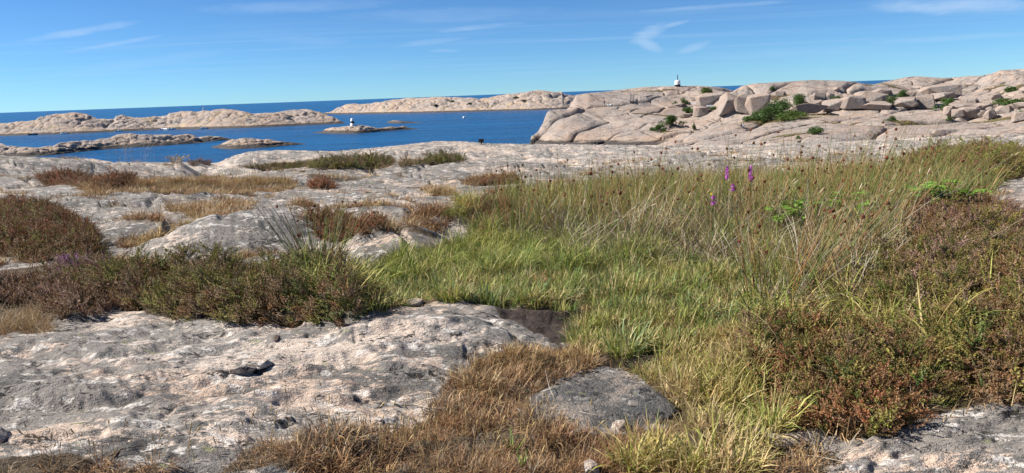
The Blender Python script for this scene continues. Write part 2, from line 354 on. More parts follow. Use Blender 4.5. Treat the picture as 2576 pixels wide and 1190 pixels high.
DOMES = [(*gpt(u, v, z)[:2], rx, ry, h, a) for u, v, z, rx, ry, h, a in DOMES]
GROOVES = [([(300, 985), (420, 962), (540, 958), (660, 962)], 13.42, .045, .055), ([(480, 955), (560, 935), (600, 915), (655, 915)], 13.42, .03, .05), ([(0, 1012), (150, 1000), (250, 1010), (420, 1018)], 13.41, .06, .06),
           ([(420, 600), (440, 570), (440, 545)], 13.36, .07, .18), ([(560, 590), (590, 570), (640, 568), (800, 560)], 13.4, .05, .12), ([(1035, 560), (1045, 520), (1040, 510)], 13.35, .06, .18), ([(250, 560), (330, 545), (430, 540)], 13.3, .07, .09), ([(860, 560), (960, 545), (1080, 540)], 13.35, .06, .10), ([(1000, 590), (1080, 600), (1180, 585)], 13.3, .06, .10), ([(300, 480), (500, 492), (700, 486)], 13.1, .14, .14), ([(760, 515), (900, 508), (1050, 520)], 13.2, .09, .10), ([(1100, 520), (1180, 545), (1215, 570)], 13.3, .07, .14),
           ([(1240, 790), (1280, 815), (1300, 830)], 13.42, .03, .05), ([(900, 1010), (1040, 1025), (1090, 1045)], 13.38, .03, .04), ([(560, 900), (700, 880), (900, 880), (1060, 870)], 13.43, .04, .02),
           ([(0, 880), (140, 870), (260, 900), (330, 930)], 13.4, .05, .035), ([(1400, 1060), (1480, 1010), (1620, 985)], 13.33, .03, .035), ([(700, 1010), (900, 985), (1000, 960)], 13.4, .035, .035),
           ([(50, 415), (150, 425), (240, 415)], 12.9, .25, .2), ([(640, 500), (800, 495), (950, 500)], 13.2, .12, .12), ([(0, 1120), (200, 1090), (420, 1060)], 13.4, .03, .03),
           ([(880, 600), (960, 595), (1050, 640)], 13.32, .04, .08), ([(2350, 1190), (2450, 1150), (2576, 1160)], 13.43, .05, .02)]
GROOVES = [([gpt(u, v, z)[:2] for u, v in pl], w, dp) for pl, z, w, dp in GROOVES]
def seg_dist(x, y, pl):
    d = np.full(x.shape, 1e9)
    for (ax, ay), (bx, by) in zip(pl[:-1], pl[1:]):
        t = np.clip(((x-ax)*(bx-ax)+(y-ay)*(by-ay))/((bx-ax)**2+(by-ay)**2+1e-12), 0, 1)
        d = np.minimum(d, np.hypot(x-ax-t*(bx-ax), y-ay-t*(by-ay)))
    return d
def near_height(x, y):
    r = np.hypot(x, y); z = near_tps(x, y)
    for cx, cy, rx, ry, h, a in DOMES:
        dx, dy = x-cx, y-cy; ca, sa = math.cos(a), math.sin(a)
        q = ((dx*ca+dy*sa)/rx)**2+((-dx*sa+dy*ca)/ry)**2
        z += h*np.clip(1-q*.55, 0, 1)**1.4
    wx = x+.35*fbm(x*.6, y*.6, 3, 21); wy = y+.35*fbm(x*.6, y*.6, 3, 22)
    far = sstep(6, 22, r)
    # slabs: worn sheets with low steps running across the view
    fq = 1-.45*far
    s = fbm((wx*.33+.1*wy)*1.0, (wy*.95-.12*wx)*1.0, 4, 5)*3.2*(1-far)+fbm(wx*.13+.04*wy, wy*.30-.05*wx, 4, 6)*3.2*far
    st = np.floor(s)+sstep(.72, 1.0, s-np.floor(s))
    z += (.055+.08*far)*(st-.35*s)*.8
    z += .20*far*fbm(x*.16, y*.33, 3, 31)
    s2 = fbm(wx*1.2, wy*3.6-.3*wx, 4, 15)*3.4
    st2 = np.floor(s2)+sstep(.60, 1.0, s2-np.floor(s2))
    z += (.036-.020*far)*(st2-.4*s2)
    z += .022*fbm(x*3, y*3.6, 4, 41, .55)
    f1, f2, cid = worley(wx*.45+.2*wy, wy*.8, 3)
    z -= (.12*far)*np.exp(-((f2-f1)/.035)**2)*(cid > .35)
    fine = 1-sstep(8, 16, r)
    z += fine*.010*fbm(x*11, y*15, 4, 51, .6)
    pit = np.abs(fbm(wx*1.6+.3*wy, wy*4.0, 4, 55)); z -= fine*.035*(1-sstep(0, .03, pit))*sstep(-.1, .2, fbm(x*.9, y*.9, 2, 58))
    for pl, w, dp in GROOVES:
        d = seg_dist(x+.05*fbm(x*6, y*6, 2, 61), y+.05*fbm(x*6, y*6, 2, 62), pl)
        z -= dp*np.exp(-(d/w)**2)
    z -= sstep(68, 92, r)*22
    return z

# --- where soil lies (polygons in the photograph, dropped on the rock); also used to plant
def poly_world(pts, z=13.3): return np.array([ground(u, v)[:2] for u, v in pts])
n_lr = np.r_[np.linspace(math.log(1.1), math.log(1.8), 50)[:-1], np.linspace(math.log(1.8), math.log(9), 420)[:-1], np.linspace(math.log(9), math.log(95), 270)]
NA, NR = 900, len(n_lr)
n_az = np.radians(np.linspace(-48, 48, NA))
AZ, LR = np.meshgrid(n_az, n_lr, indexing='ij'); RR = np.exp(LR)
NX, NY = np.sin(AZ)*RR, np.cos(AZ)*RR
NZ = near_height(NX, NY)
# bring the far rim of the rock to the skyline of the photograph
tl = np.array(sky_l[:-1]+[(540, 411), (565, 402), (580, 394.5), (612, 384.7)]+sky_r); dd = ray(tl); t_az = np.arctan2(dd[:, 0], dd[:, 1]); t_sl = dd[:, 2]/np.hypot(dd[:, 0], dd[:, 1]); oo = np.argsort(t_az)
want = np.interp(n_az, t_az[oo], t_sl[oo]); wr = sstep(20, 36, RR); mm = (RR > 26) & (RR < 70); kz = np.hanning(17); kz /= kz.sum()
for _ in range(3):
    sl_ = np.where(mm, (NZ-EYE[2])/RR, -9); im = sl_.argmax(1); cur = sl_.max(1)
    corr = np.convolve(np.pad((want-cur)*RR[np.arange(NA), im], 8, 'edge'), kz, 'valid'); NZ = NZ+np.clip(corr, -1.6, 1.6)[:, None]*wr*.9
def nz_at(x, y):
    x = np.asarray(x, float); y = np.asarray(y, float)
    a = (np.arctan2(x, y)-n_az[0])/(n_az[1]-n_az[0]); l = np.interp(np.log(np.hypot(x, y)+1e-9), n_lr, np.arange(NR))
    a = np.clip(a, 0, NA-1.001); l = np.clip(l, 0, NR-1.001); ai = a.astype(int); li = l.astype(int); fa = a-ai; fl = l-li
    return (NZ[ai, li]*(1-fa)+NZ[ai+1, li]*fa)*(1-fl)+(NZ[ai, li+1]*(1-fa)+NZ[ai+1, li+1]*fa)*fl
def ground(u, v):
    d = ray((u, v))[0]; k = np.geomspace(1.2, 90, 1500)/math.hypot(d[0], d[1])
    p = EYE+d*k[:, None]; below = p[:, 2] < nz_at(p[:, 0], p[:, 1])
    i = int(np.argmax(below)) if below.any() else 1499
    q = p[i].copy(); q[2] = float(nz_at(q[0], q[1])); return q
def in_poly(x, y, P):
    x = np.asarray(x); c = np.zeros(x.shape, bool); j = len(P)-1
    for i in range(len(P)):
        xi, yi = P[i]; xj, yj = P[j]
        c ^= ((yi > y) != (yj > y)) & (x < (xj-xi)*(y-yi)/(yj-yi+1e-12)+xi); j = i
    return c
def poly_sdist(x, y, P):        # signed distance, positive inside
    d = seg_dist(x, y, [tuple(p) for p in P]+[tuple(P[0])])
    return np.where(in_poly(x, y, P), d, -d)

VEG = {   # soil areas, pixel polygons on the ground
 'meadow': [(900, 700), (955, 650), (1090, 625), (1180, 600), (1240, 560), (1180, 545), (1160, 515), (1250, 490), (1500, 470), (1900, 455), (2150, 440), (2300, 420), (2570, 400), (2590, 440), (2490, 470), (2480, 500), (2540, 560), (2590, 600), (2620, 1010),
            (2500, 1015), (2300, 1045), (2230, 1095), (2060, 1085), (1930, 1110), (1890, 1200), (1560, 1200), (1560, 1140), (1690, 1080), (1660, 980), (1560, 930), (1500, 925), (1440, 900), (1430, 850), (1440, 800), (1330, 770), (1240, 765), (1060, 768), (920, 790)],
 'mud': [(1230, 768), (1330, 770), (1440, 800), (1440, 860), (1400, 868), (1340, 835), (1260, 800)],
 'mat': [(560, 1200), (640, 1130), (800, 1095), (1000, 1080), (1085, 1050), (1110, 985), (1200, 910), (1290, 880), (1440, 880), (1500, 920), (1400, 960), (1350, 1000), (1380, 1050), (1440, 1085), (1560, 1100), (1700, 1085), (1690, 1110), (1570, 1200)],
 'hedge': [(250, 770), (400, 795), (600, 806), (860, 812), (940, 770), (930, 690), (700, 680), (450, 675), (250, 665), (120, 665), (0, 680), (-60, 700), (-60, 840), (90, 838), (140, 800)],
 'mound': [(-40, 520), (70, 520), (160, 545), (240, 600), (255, 640), (200, 665), (60, 650), (-40, 630)],
 'knoll': [(750, 545), (860, 535), (960, 550), (1060, 575), (1090, 595), (1010, 590), (930, 585), (800, 575)],
 'ridge_a': [(95, 452), (300, 450), (560, 448), (740, 456), (745, 472), (640, 485), (480, 488), (330, 484), (180, 466)],
 'ridge_b': [(600, 420), (750, 408), (985, 405), (990, 419), (800, 430), (660, 428)], 'ridge_c': [(1000, 415), (1165, 402), (1155, 408), (1010, 420)],
 'patch_a': [(1150, 452), (1290, 440), (1300, 458), (1180, 468)], 'patch_b': [(1050, 475), (1120, 478), (1160, 495), (1080, 492)], 'patch_c': [(760, 440), (1000, 436), (1010, 442), (780, 448)],
 'corner': [(-50, 1160), (200, 1150), (400, 1165), (420, 1200), (-50, 1200)],
 'rightedge': [(1900, 1130), (2000, 1115), (2100, 1140), (2050, 1200), (1880, 1200)],
}
VEGW = {k: poly_world(v) for k, v in VEG.items()}
def soil_at(x, y):
    m = np.full(x.shape, -9.0)
    for k, P in VEGW.items():
        lo, hi = P.min(0)-1, P.max(0)+1
        s = (x > lo[0]) & (x < hi[0]) & (y > lo[1]) & (y < hi[1])
        if s.any(): m[s] = np.maximum(m[s], poly_sdist(x[s], y[s], P)/(.05 if np.hypot(*P.mean(0)) < 9 else .3))
    return m
soil_v = np.clip(soil_at(NX, NY)*.5+.5, 0, 1)
# thin earth caught in the joints of the middle rock
def joint_soil(x, y):
    r = np.hypot(x, y); return sstep(.25, .38, fbm(x*.55+.1*y, y*1.25, 4, 120, .6))*sstep(7.5, 10, r)*(1-sstep(34, 42, r))
soil_v = np.maximum(soil_v, joint_soil(NX, NY)*.9)
mud_v = np.clip(poly_sdist(NX, NY, VEGW['mud'])/.05+.5, 0, 1)
# soil stands a little proud of the rock and is lumpy
grey_pts = [(1500, 1010, .5, 1), (2350, 1130, .7, .35), (100, 1000, .5, .5), (300, 1110, .45, .45), (1320, 830, .35, .9), (150, 450, 5, .5), (1000, 560, 1.0, .45), (560, 470, 3, .3), (1700, 430, 5, .25), (300, 490, 5, .4), (620, 590, 1.3, .35), (350, 580, 1, .4), (1050, 480, 4, .3)]
grey_v = np.zeros_like(NX)
for u, v, rad, st in grey_pts:
    g = ground(u, v); grey_v = np.maximum(grey_v, st*np.exp(-((NX-g[0])**2+(NY-g[1])**2)/rad**2))
NZ = NZ + (soil_v > .5)*(.012*fbm(NX*9, NY*9, 3, 71)*(RR < 14))
kq = RR < 12
for ax in (1, 0, 1):
    Zs = NZ.copy()
    if ax: Zs[:, 1:-1] = .25*NZ[:, :-2]+.5*NZ[:, 1:-1]+.25*NZ[:, 2:]
    else: Zs[1:-1] = .2*NZ[:-2]+.6*NZ[1:-1]+.2*NZ[2:]
    NZ = np.where(kq, Zs, NZ)
me = mesh_np('near_rock', np.stack([NX, NY, NZ], -1).reshape(-1, 3), grid_faces(NA, NR)[:, ::-1])
fattr(me, 'soil', soil_v); fattr(me, 'mud', mud_v); fattr(me, 'grey', grey_v)
link('granite_terrain', me, M_ROCK, kind='structure')

# ------------------------------------------------------------------ islands
def z1(x, y): return (x/4.0001, (380+y/2.576)/1.5528)
def z2(x, y): return ((900+x/1.98154)/1.5528, (340+y/1.98154)/1.5528)
def z3(x, y): return ((2050+x/2.576)/1.5528, (260+y/2.576)/1.5528)
def z4(x, y): return ((3000+x/2.576)/1.5528, (260+y/2.576)/1.5528)
def lumps(x, y, s, seed, amp):
    wx = x+.35*s*fbm(x/s*.9, y/s*.9, 3, seed); wy = y+.35*s*fbm(x/s*.9, y/s*.9, 3, seed+1)
    f1, f2, c = worley(wx/(s*1.5), wy/s, seed)
    e = np.clip((f2-f1)*2.2, 0, 1)
    return amp*(np.sqrt(e)*.8+.5*(c-.5)-.5)
ISLE = {}; SHORE = {}
def island(name, skyline, water, width, ncol, nrow=90, seed=1, lump=1.0, steep=2.0, mat=None, wmin=4):
    su, sv = np.array(skyline).T; wu, wv = np.array(water).T
    u = np.linspace(su.min(), su.max(), ncol)
    sv_ = np.interp(u, su, sv); wv_ = np.interp(u, wu, wv)
    d = ray(np.c_[u, wv_]); k = -EYE[2]/d[:, 2]; d0 = np.hypot(d[:, 0], d[:, 1])*k
    az = np.arctan2(d[:, 0], d[:, 1])
    kk = np.hanning(ncol//6*2+1); kk /= kk.sum(); d0 = np.convolve(np.pad(d0, ncol//6, 'edge'), kk, 'valid')
    ds = ray(np.c_[u, sv_]); sl = ds[:, 2]/np.hypot(ds[:, 0], ds[:, 1])
    w = np.full(ncol, width, float)
    for _ in range(6):
        zr = np.maximum(EYE[2]+sl*(d0+w), .05); w = np.maximum(np.minimum(width, zr*3.2), wmin)
    ker = np.hanning(15); ker /= ker.sum(); w = np.convolve(np.pad(w, 7, 'edge'), ker, 'valid'); zr = np.maximum(EYE[2]+sl*(d0+w), .02)
    t = np.r_[np.linspace(-.25, 0, 6)[:-1], np.linspace(0, 1.15, int(nrow*.7)), np.linspace(1.2, 2.3, int(nrow*.3))]
    T = t[None]; sh = np.where(T < 0, T*1.0, np.where(T < 1, 1-(1-np.clip(T, 0, 1))**steep, 1-1.0*(np.clip(T, 1, 3)-1)**2))
    rad = d0[:, None]+w[:, None]*T
    X, Y = np.sin(az)[:, None]*rad, np.cos(az)[:, None]*rad
    env = np.clip(T*3, 0, 1)*np.clip(zr[:, None]/2.5, 0, 1)
    Z = zr[:, None]*sh
    # terraces: flat worn shelves broken by short rounded scarps
    ph = Z/(2.2*lump)+1.3*fbm(X/16, Y/22, 3, seed+9)
    Z = Z+env*1.5*lump*((np.floor(ph)+sstep(.45, 1, ph-np.floor(ph)))-ph)*(1-sstep(.85, 1.05, T))
    cap = np.where((T > .8), .45, 1.0)
    Z += env*cap*(lumps(X, Y, 13*lump, seed, 2.2*lump)+lumps(X, Y, 5.5*lump, seed+4, 1.15*lump)+lumps(X, Y, 2.1*lump, seed+5, .30*lump)+.25*lump*fbm(X/1.6, Y/1.6, 3, seed+7))
    Z = np.where(T < 0, T*w[:, None]*.6-.05, Z); Z = np.where(T > 1.95, np.minimum(Z, -.5), Z)
    me = mesh_np(name, np.stack([X, Y, Z], -1).reshape(-1, 3), grid_faces(ncol, len(t))[:, ::-1])
    fattr(me, 'grey', np.zeros(X.size))
    link(name, me, mat or M_ISLE, kind='structure')
    ISLE[len(ISLE)] = (X, Y, Z); SHORE[len(ISLE)-1] = (az, d0)
    return X, Y, Z
skyA = [(-420, 308), (-200, 312), (-60, 312)]+[z1(*p) for p in [(0, 262), (250, 240), (380, 235), (400, 215), (500, 190), (600, 168), (780, 158), (900, 175), (960, 205), (1040, 220), (1165, 225), (1190, 190), (1250, 175), (1320, 195), (1450, 215), (1560, 200), (1700, 185), (1720, 165), (1860, 142), (1990, 150), (2280, 122), (2450, 140), (2576, 170)]]+[z2(*p) for p in [(100, 190), (190, 213), (230, 210), (380, 195), (480, 178), (600, 175), (700, 195), (800, 235), (860, 265), (890, 280)]]
watA = [(-420, 352)]+[z1(*p) for p in [(0, 393), (250, 378), (480, 378), (800, 365), (1100, 352), (1600, 322), (2000, 316), (2576, 320)]]+[z2(*p) for p in [(330, 300), (600, 296), (890, 282)]]
IA = island('island', skyA, watA, 34, 620, 100, 3, 1.1, 1.7)
skyB = [(-300, 375), (-100, 372)]+[z1(*p) for p in [(0, 478), (40, 472), (90, 495), (140, 492), (250, 500), (350, 505), (500, 497), (550, 490), (600, 465), (730, 450), (850, 435), (950, 435), (1130, 405), (1200, 382), (1330, 362), (1400, 375), (1500, 383), (1720, 375), (1780, 383), (1900, 372), (1960, 385), (2000, 410), (2060, 450)]]
watB = [(-300, 400), (0, 398)]+[z1(*p) for p in [(480, 595), (560, 578), (870, 548), (970, 522), (1200, 517), (1500, 497), (1800, 478), (2060, 453)]]
IB = island('island', skyB, watB, 20, 480, 90, 8, .6, 1.8)
island('island', [z1(*p) for p in [(1960, 425), (2000, 405), (2150, 388), (2250, 402), (2345, 424)]], [z1(*p) for p in [(1960, 452), (2050, 450), (2345, 428)]], 9, 110, 50, 12, .55, 2, wmin=2)
IC = island('island', [z1(*p) for p in [(2130, 498), (2230, 470), (2350, 425), (2430, 413)]]+[z2(*p) for p in [(0, 405), (60, 400), (120, 395), (220, 398), (260, 408), (290, 402), (350, 415), (450, 428), (585, 440)]], [z1(*p) for p in [(2130, 502), (2230, 520), (2350, 527)]]+[z2(*p) for p in [(0, 484), (250, 472), (400, 457), (585, 442)]], 10, 220, 60, 17, .55, 2, wmin=2)
ID = island('island', [z2(*p) for p in [(640, 352), (710, 344), (740, 325), (780, 316), (900, 306), (940, 298), (1000, 293), (1060, 302), (1100, 312), (1150, 320), (1180, 316), (1250, 310), (1290, 312), (1340, 300), (1390, 316), (1460, 323)]], [z2(*p) for p in [(640, 354), (720, 359), (900, 362), (1000, 360), (1150, 346), (1300, 335), (1460, 325)]], 9, 260, 60, 23, .5, 2, wmin=2)
island('island', [z2(*p) for p in [(1205, 276), (1225, 265), (1260, 258), (1300, 263), (1345, 266), (1400, 268), (1490, 275)]], [z2(*p) for p in [(1205, 278), (1300, 282), (1400, 278), (1490, 277)]], 7, 90, 40, 29, .4, 2, wmin=2)
skyF = [z2(*p) for p in [(710, 204), (780, 190), (840, 160), (900, 135), (950, 128), (1000, 137), (1100, 124), (1200, 115), (1290, 100), (1450, 85), (1600, 80), (1700, 78), (1850, 86), (1930, 92), (2000, 87), (2100, 65), (2200, 52), (2300, 40), (2400, 28), (2480, 35), (2576, 42)]]+[z3(*p) for p in [(350, 278), (520, 290), (700, 300), (900, 330)]]
watF = [z2(*p) for p in [(710, 208), (780, 212), (1000, 208), (1500, 200), (2000, 187), (2470, 177)]]+[z3(*p) for p in [(900, 400)]]
IF = island('island', skyF, watF, 60, 420, 110, 31, 1.5, 1.5)

# ------------------------------------------------------------------ headland
HP = []
def h3(x, y, d): HP.append(at_d(*z3(x, y), d))
def h4(x, y, d): HP.append(at_d(*z4(x, y), d))
for a in [(70, 770, 220), (80, 700, 222), (190, 620, 225), (200, 560, 227), (212, 480, 229.5), (245, 430, 232), (330, 412, 238), (470, 360, 246), (520, 287, 255), (650, 267, 262), (800, 255, 266), (1000, 228, 270), (1200, 205, 275), (1500, 195, 280), (1750, 195, 283), (1900, 207, 283), (2095, 245, 275),
          (560, 415, 237), (850, 397, 239), (1100, 372, 243), (1500, 388, 246), (1700, 398, 246), (800, 432, 234), (780, 520, 228), (600, 560, 222), (500, 650, 216.5), (350, 600, 221), (300, 700, 216.5), (600, 690, 212.5), (900, 662, 213), (1250, 592, 215), (1400, 552, 217), (1000, 480, 229), (1300, 470, 231), (1150, 520, 222),
          (800, 340, 250), (1100, 310, 252), (1300, 290, 256), (1600, 290, 258), (1700, 340, 250),
          (580, 790, 206), (1150, 775, 196), (1600, 700, 196), (1700, 480, 226), (1650, 600, 212), (1900, 505, 214), (1990, 290, 222), (2080, 340, 219), (2400, 345, 217), (2450, 430, 212), (2400, 560, 192), (2300, 700, 162), (2000, 600, 190), (1900, 400, 232), (1800, 300, 250),
          (2180, 197, 232), (2300, 172, 234), (2550, 157, 236), (2300, 260, 224)]: h3(*a)
for a in [(0, 170, 235), (200, 150, 234), (440, 135, 234), (700, 140, 234), (850, 152, 236), (950, 170, 245), (1060, 182, 262), (1200, 147, 278), (1400, 105, 292), (1500, 98, 294), (1600, 110, 292), (1750, 115, 288), (1850, 112, 284), (2000, 98, 276), (2150, 92, 268), (2280, 60, 262), (2330, 38, 258), (2450, 30, 255), (2576, 22, 252), (2800, 15, 248),
          (0, 560, 186), (300, 525, 191), (600, 455, 201), (900, 432, 204), (1500, 402, 206), (1800, 500, 190), (2100, 520, 185), (2400, 520, 174), (2576, 560, 160), (200, 640, 162), (1000, 600, 160), (1700, 560, 174), (2000, 560, 170), (2500, 650, 142), (1000, 700, 140), (0, 700, 152), (2500, 720, 122), (2800, 600, 130),
          (1000, 250, 225), (1500, 230, 240), (2000, 250, 232), (2000, 180, 252), (2300, 330, 207), (2500, 430, 187), (2576, 200, 222), (2300, 120, 246), (300, 200, 228), (600, 260, 220), (300, 300, 214), (800, 330, 209), (2800, 300, 195)]: h4(*a)
base = list(HP)
for x, y, z in base:                     # behind the crest the rock falls away
    pass
for (x, y) in [(520, 287), (1000, 228), (1500, 195), (1900, 207), (2300, 172)]:
    for dd, dz in ((14, 1.8), (45, 9)):
        d = {520: 255, 1000: 270, 1500: 280, 1900: 283, 2300: 234}[x]; p = at_d(*z3(x, y), d); k = (d+dd)/d; HP.append((p[0]*k, p[1]*k, p[2]-dz))
for (x, y, d) in [(440, 135, 234), (850, 152, 236), (1400, 105, 292), (2000, 98, 276), (2450, 30, 255), (2800, 15, 248)]:
    p = at_d(*z4(x, y), d)
    for dd, dz in ((14, 1.6), (50, 9)): k = (d+dd)/d; HP.append((p[0]*k, p[1]*k, p[2]-dz))
HP = np.array(HP)
hd_tps = TPS(HP[:, :2], HP[:, 2], 60.0, 1.5e-3)
hL = [at_d(*z3(x, y), d) for x, y, d in [(90, 790, 212), (70, 770, 220), (200, 560, 227), (250, 430, 233), (470, 350, 248), (520, 287, 256), (540, 280, 300)]]
HA, HRn = 700, 560
h_az = np.radians(np.linspace(.8, 44, HA)); h_r = np.r_[np.linspace(100, 200, 260), np.linspace(200.3, 300, 270), np.linspace(301, 345, 30)]
A, Q = np.meshgrid(h_az, h_r, indexing='ij'); HX, HY = np.sin(A)*Q, np.cos(A)*Q
HZ = hd_tps(HX, HY)
wx = HX+2.5*fbm(HX/14, HY/14, 3, 81); wy = HY+2.5*fbm(HX/14, HY/14, 3, 82)
ang = .5; rx_ = wx*math.cos(ang)+wy*math.sin(ang); ry_ = -wx*math.sin(ang)+wy*math.cos(ang)
# sheeting: shelves with rounded risers
ph = HZ/3.0+1.1*fbm(HX/34, HY/50, 3, 83); fr = ph-np.floor(ph)
HZ = HZ+1.9*((np.floor(ph)+sstep(.15, 1.0, fr))-ph)
f1, f2, cid = worley(rx_/27, ry_/14, 7); e = np.clip((f2-f1)*5.5, 0, 1)
crack = np.exp(-((f2-f1)/.020)**2)*(cid > .3)
HZ += .55*(np.sqrt(e)-.75)+1.5*(cid-.5)*e
g1, g2, gid = worley(rx_/7.5+3, ry_/4.6, 9); e2 = np.clip((g2-g1)*4.5, 0, 1)
rough = sstep(24, 30, np.degrees(A))*sstep(176, 196, Q)*.45+.10+.45*sstep(.05, .5, fbm(HX/25, HY/25, 2, 84))
HZ += .7*rough*(.6*(np.sqrt(e2)-.7)+1.7*(gid-.5)*e2)
crack = np.maximum(crack, .6*np.exp(-((g2-g1)/.07)**2)*(gid > .4)*sstep(.2, .45, rough))
HZ -= 1.0*crack
HZ += .16*fbm(HX/1.7, HY/1.7, 4, 85)
# bring the crest to the skyline of the photograph
tl = np.array([z3(*p) for p in [(150, 520), (212, 470), (250, 430), (330, 408), (430, 370), (480, 325), (520, 285), (650, 265), (800, 255), (1000, 228), (1200, 205), (1500, 195), (1750, 193), (1900, 205), (2000, 215), (2095, 243), (2140, 225), (2180, 197), (2300, 172), (2550, 157)]]+[z4(*p) for p in [(0, 170), (200, 150), (440, 135), (700, 140), (850, 152), (950, 170), (1060, 182), (1200, 147), (1400, 105), (1500, 98), (1750, 115), (1850, 112), (2000, 98), (2150, 92), (2280, 60), (2330, 38), (2576, 22), (2800, 15)]])
dd = ray(tl); t_az = np.arctan2(dd[:, 0], dd[:, 1]); t_sl = dd[:, 2]/np.hypot(dd[:, 0], dd[:, 1])
want = np.interp(h_az, t_az, t_sl); kz = np.hanning(9); kz /= kz.sum(); mm = (Q > 215) & (Q < 300)
for _ in range(3):
    sl_ = np.where(mm, (HZ-EYE[2])/Q, -9); im = Q[np.arange(HA), sl_.argmax(1)]; im = np.convolve(np.pad(im, 12, 'edge'), np.ones(25)/25, 'valid'); cur = sl_.max(1)
    corr = np.convolve(np.pad(np.clip((want-cur)*im, -4, 4), 4, 'edge'), kz, 'valid'); HZ = HZ+corr[:, None]*sstep(-34, -4, Q-im[:, None])*.9
# the point ends at the water on its left side
edge_a = np.interp(h_r, [200, 212, 220, 227, 233, 248, 256, 262, 345], np.radians([1.8, 1.62, 1.55, 2.4, 2.8, 4.35, 4.8, 4.9, 6.2]))
dl = (A-edge_a[None])*Q
HZ = np.where(dl < 0, np.minimum(HZ, dl*2.2), HZ)
HZ = np.minimum(HZ, np.maximum(dl, -3)*4.0+2.5+2.0*fbm(HX/6, HY/6, 2, 86)+np.where(dl > 3, 99, 0))
HZ -= sstep(312, 345, Q)*25
soil_h = np.clip(crack*.25, 0, 1)
me = mesh_np('headland', np.stack([HX, HY, HZ], -1).reshape(-1, 3), grid_faces(HA, HRn)[:, ::-1])
HEAD_PATCH = []   # filled with grassy hollows (pixel centre, distance, radii)
for (u, v), d, ra, rd in [(z3(2450, 545), 195, 12, 5), (z3(1950, 590), 192, 5, 2), (z4(150, 540), 187, 9, 4), (z4(450, 480), 197, 6, 3), (z4(1900, 545), 173, 9, 3), (z4(1450, 565), 175, 6, 2.5), (z3(1350, 455), 231, 9, 1.2), (z3(1300, 250), 268, 9, 1.2), (z3(1450, 620), 208, 5, 2), (z4(140, 270), 219, 5, 1.5), (z4(1000, 210), 240, 8, 1.5), (z4(2400, 340), 205, 6, 2), (z4(2350, 490), 180, 6, 3),
                          (z4(2350, 165), 232, 4, 1.5), (z4(2450, 235), 220, 4, 2), (z4(1900, 180), 250, 7, 1.2), (z4(1200, 220), 235, 6, 1.2), (z4(700, 540), 175, 6, 1.5), (z4(300, 690), 150, 6, 2)]:
    g = at_d(u, v, d); aa = math.atan2(g[0], g[1]); dt = (A-aa)*Q; dr = Q-d
    q = (dt/ra)**2+(dr/rd)**2+.9*fbm(HX/3, HY/3, 3, 87)
    soil_h = np.maximum(soil_h, np.clip(1.3-q, 0, 1)); HEAD_PATCH.append((aa, d, ra, rd))
fattr(me, 'soil', soil_h); fattr(me, 'mud', np.zeros(soil_h.size)); fattr(me, 'grey', .35*sstep(-.1, .5, fbm(HX/30, HY/30, 3, 88)))
link('headland', me, M_FAR, kind='structure')
def hz_at(x, y):
    a = (np.arctan2(x, y)-h_az[0])/(h_az[1]-h_az[0]); r = np.hypot(x, y)
    ai = np.clip(np.round(a).astype(int), 0, HA-1); ri = np.clip(np.searchsorted(h_r, r), 0, HRn-1); return HZ[ai, ri]
def head(u, v, d=None):
    """where the ray through a pixel meets the headland"""
    q = ray((u, v))[0]; k = np.linspace(105, 330, 1400)/math.hypot(q[0], q[1]); p = EYE+q*k[:, None]
    b = p[:, 2] < hz_at(p[:, 0], p[:, 1])
    i = int(np.argmax(b)) if b.any() else 900
    return p[i]
# ------------------------------------------------------------------ plants
def blade_mesh(name, n, h, spread, w, lean, curl, seed, seg=4, tip=.08):
    r = np.random.default_rng(seed)
    V, Fc, rn, hh = [], [], [], []
    for i in range(n):
        a = r.uniform(0, 2*np.pi); rad = spread*math.sqrt(r.uniform()); b = np.array([math.cos(a)*rad, math.sin(a)*rad, -.01])
        L = r.uniform(*h); az = a+r.normal(0, .7); th = abs(r.normal(0, lean)); cu = abs(r.normal(curl, curl*.6))/seg
        side = np.array([-math.sin(az+r.normal(0, .6)), math.cos(az+r.normal(0, .6)), r.normal(0, .15)]); p = b.copy(); k = len(V); q = r.uniform()
        for s in range(seg+1):
            t = s/seg; ww = w*r.uniform(.8, 1.2)*(1-t)**.6*(.6+.4*min(1, t*4))+w*tip
            V += [p-side*ww/2, p+side*ww/2]; rn += [q, q]; hh += [t, t]
            d = np.array([math.cos(az)*math.sin(th), math.sin(az)*math.sin(th), math.cos(th)]); p = p+d*(L/seg); th = min(th+cu, 2.3)
        Fc += [[k+2*s, k+2*s+1, k+2*s+3, k+2*s+2] for s in range(seg)]
    me = mesh_np(name, V, Fc, False); fattr(me, 'rnd', rn); fattr(me, 'hh', hh); return me
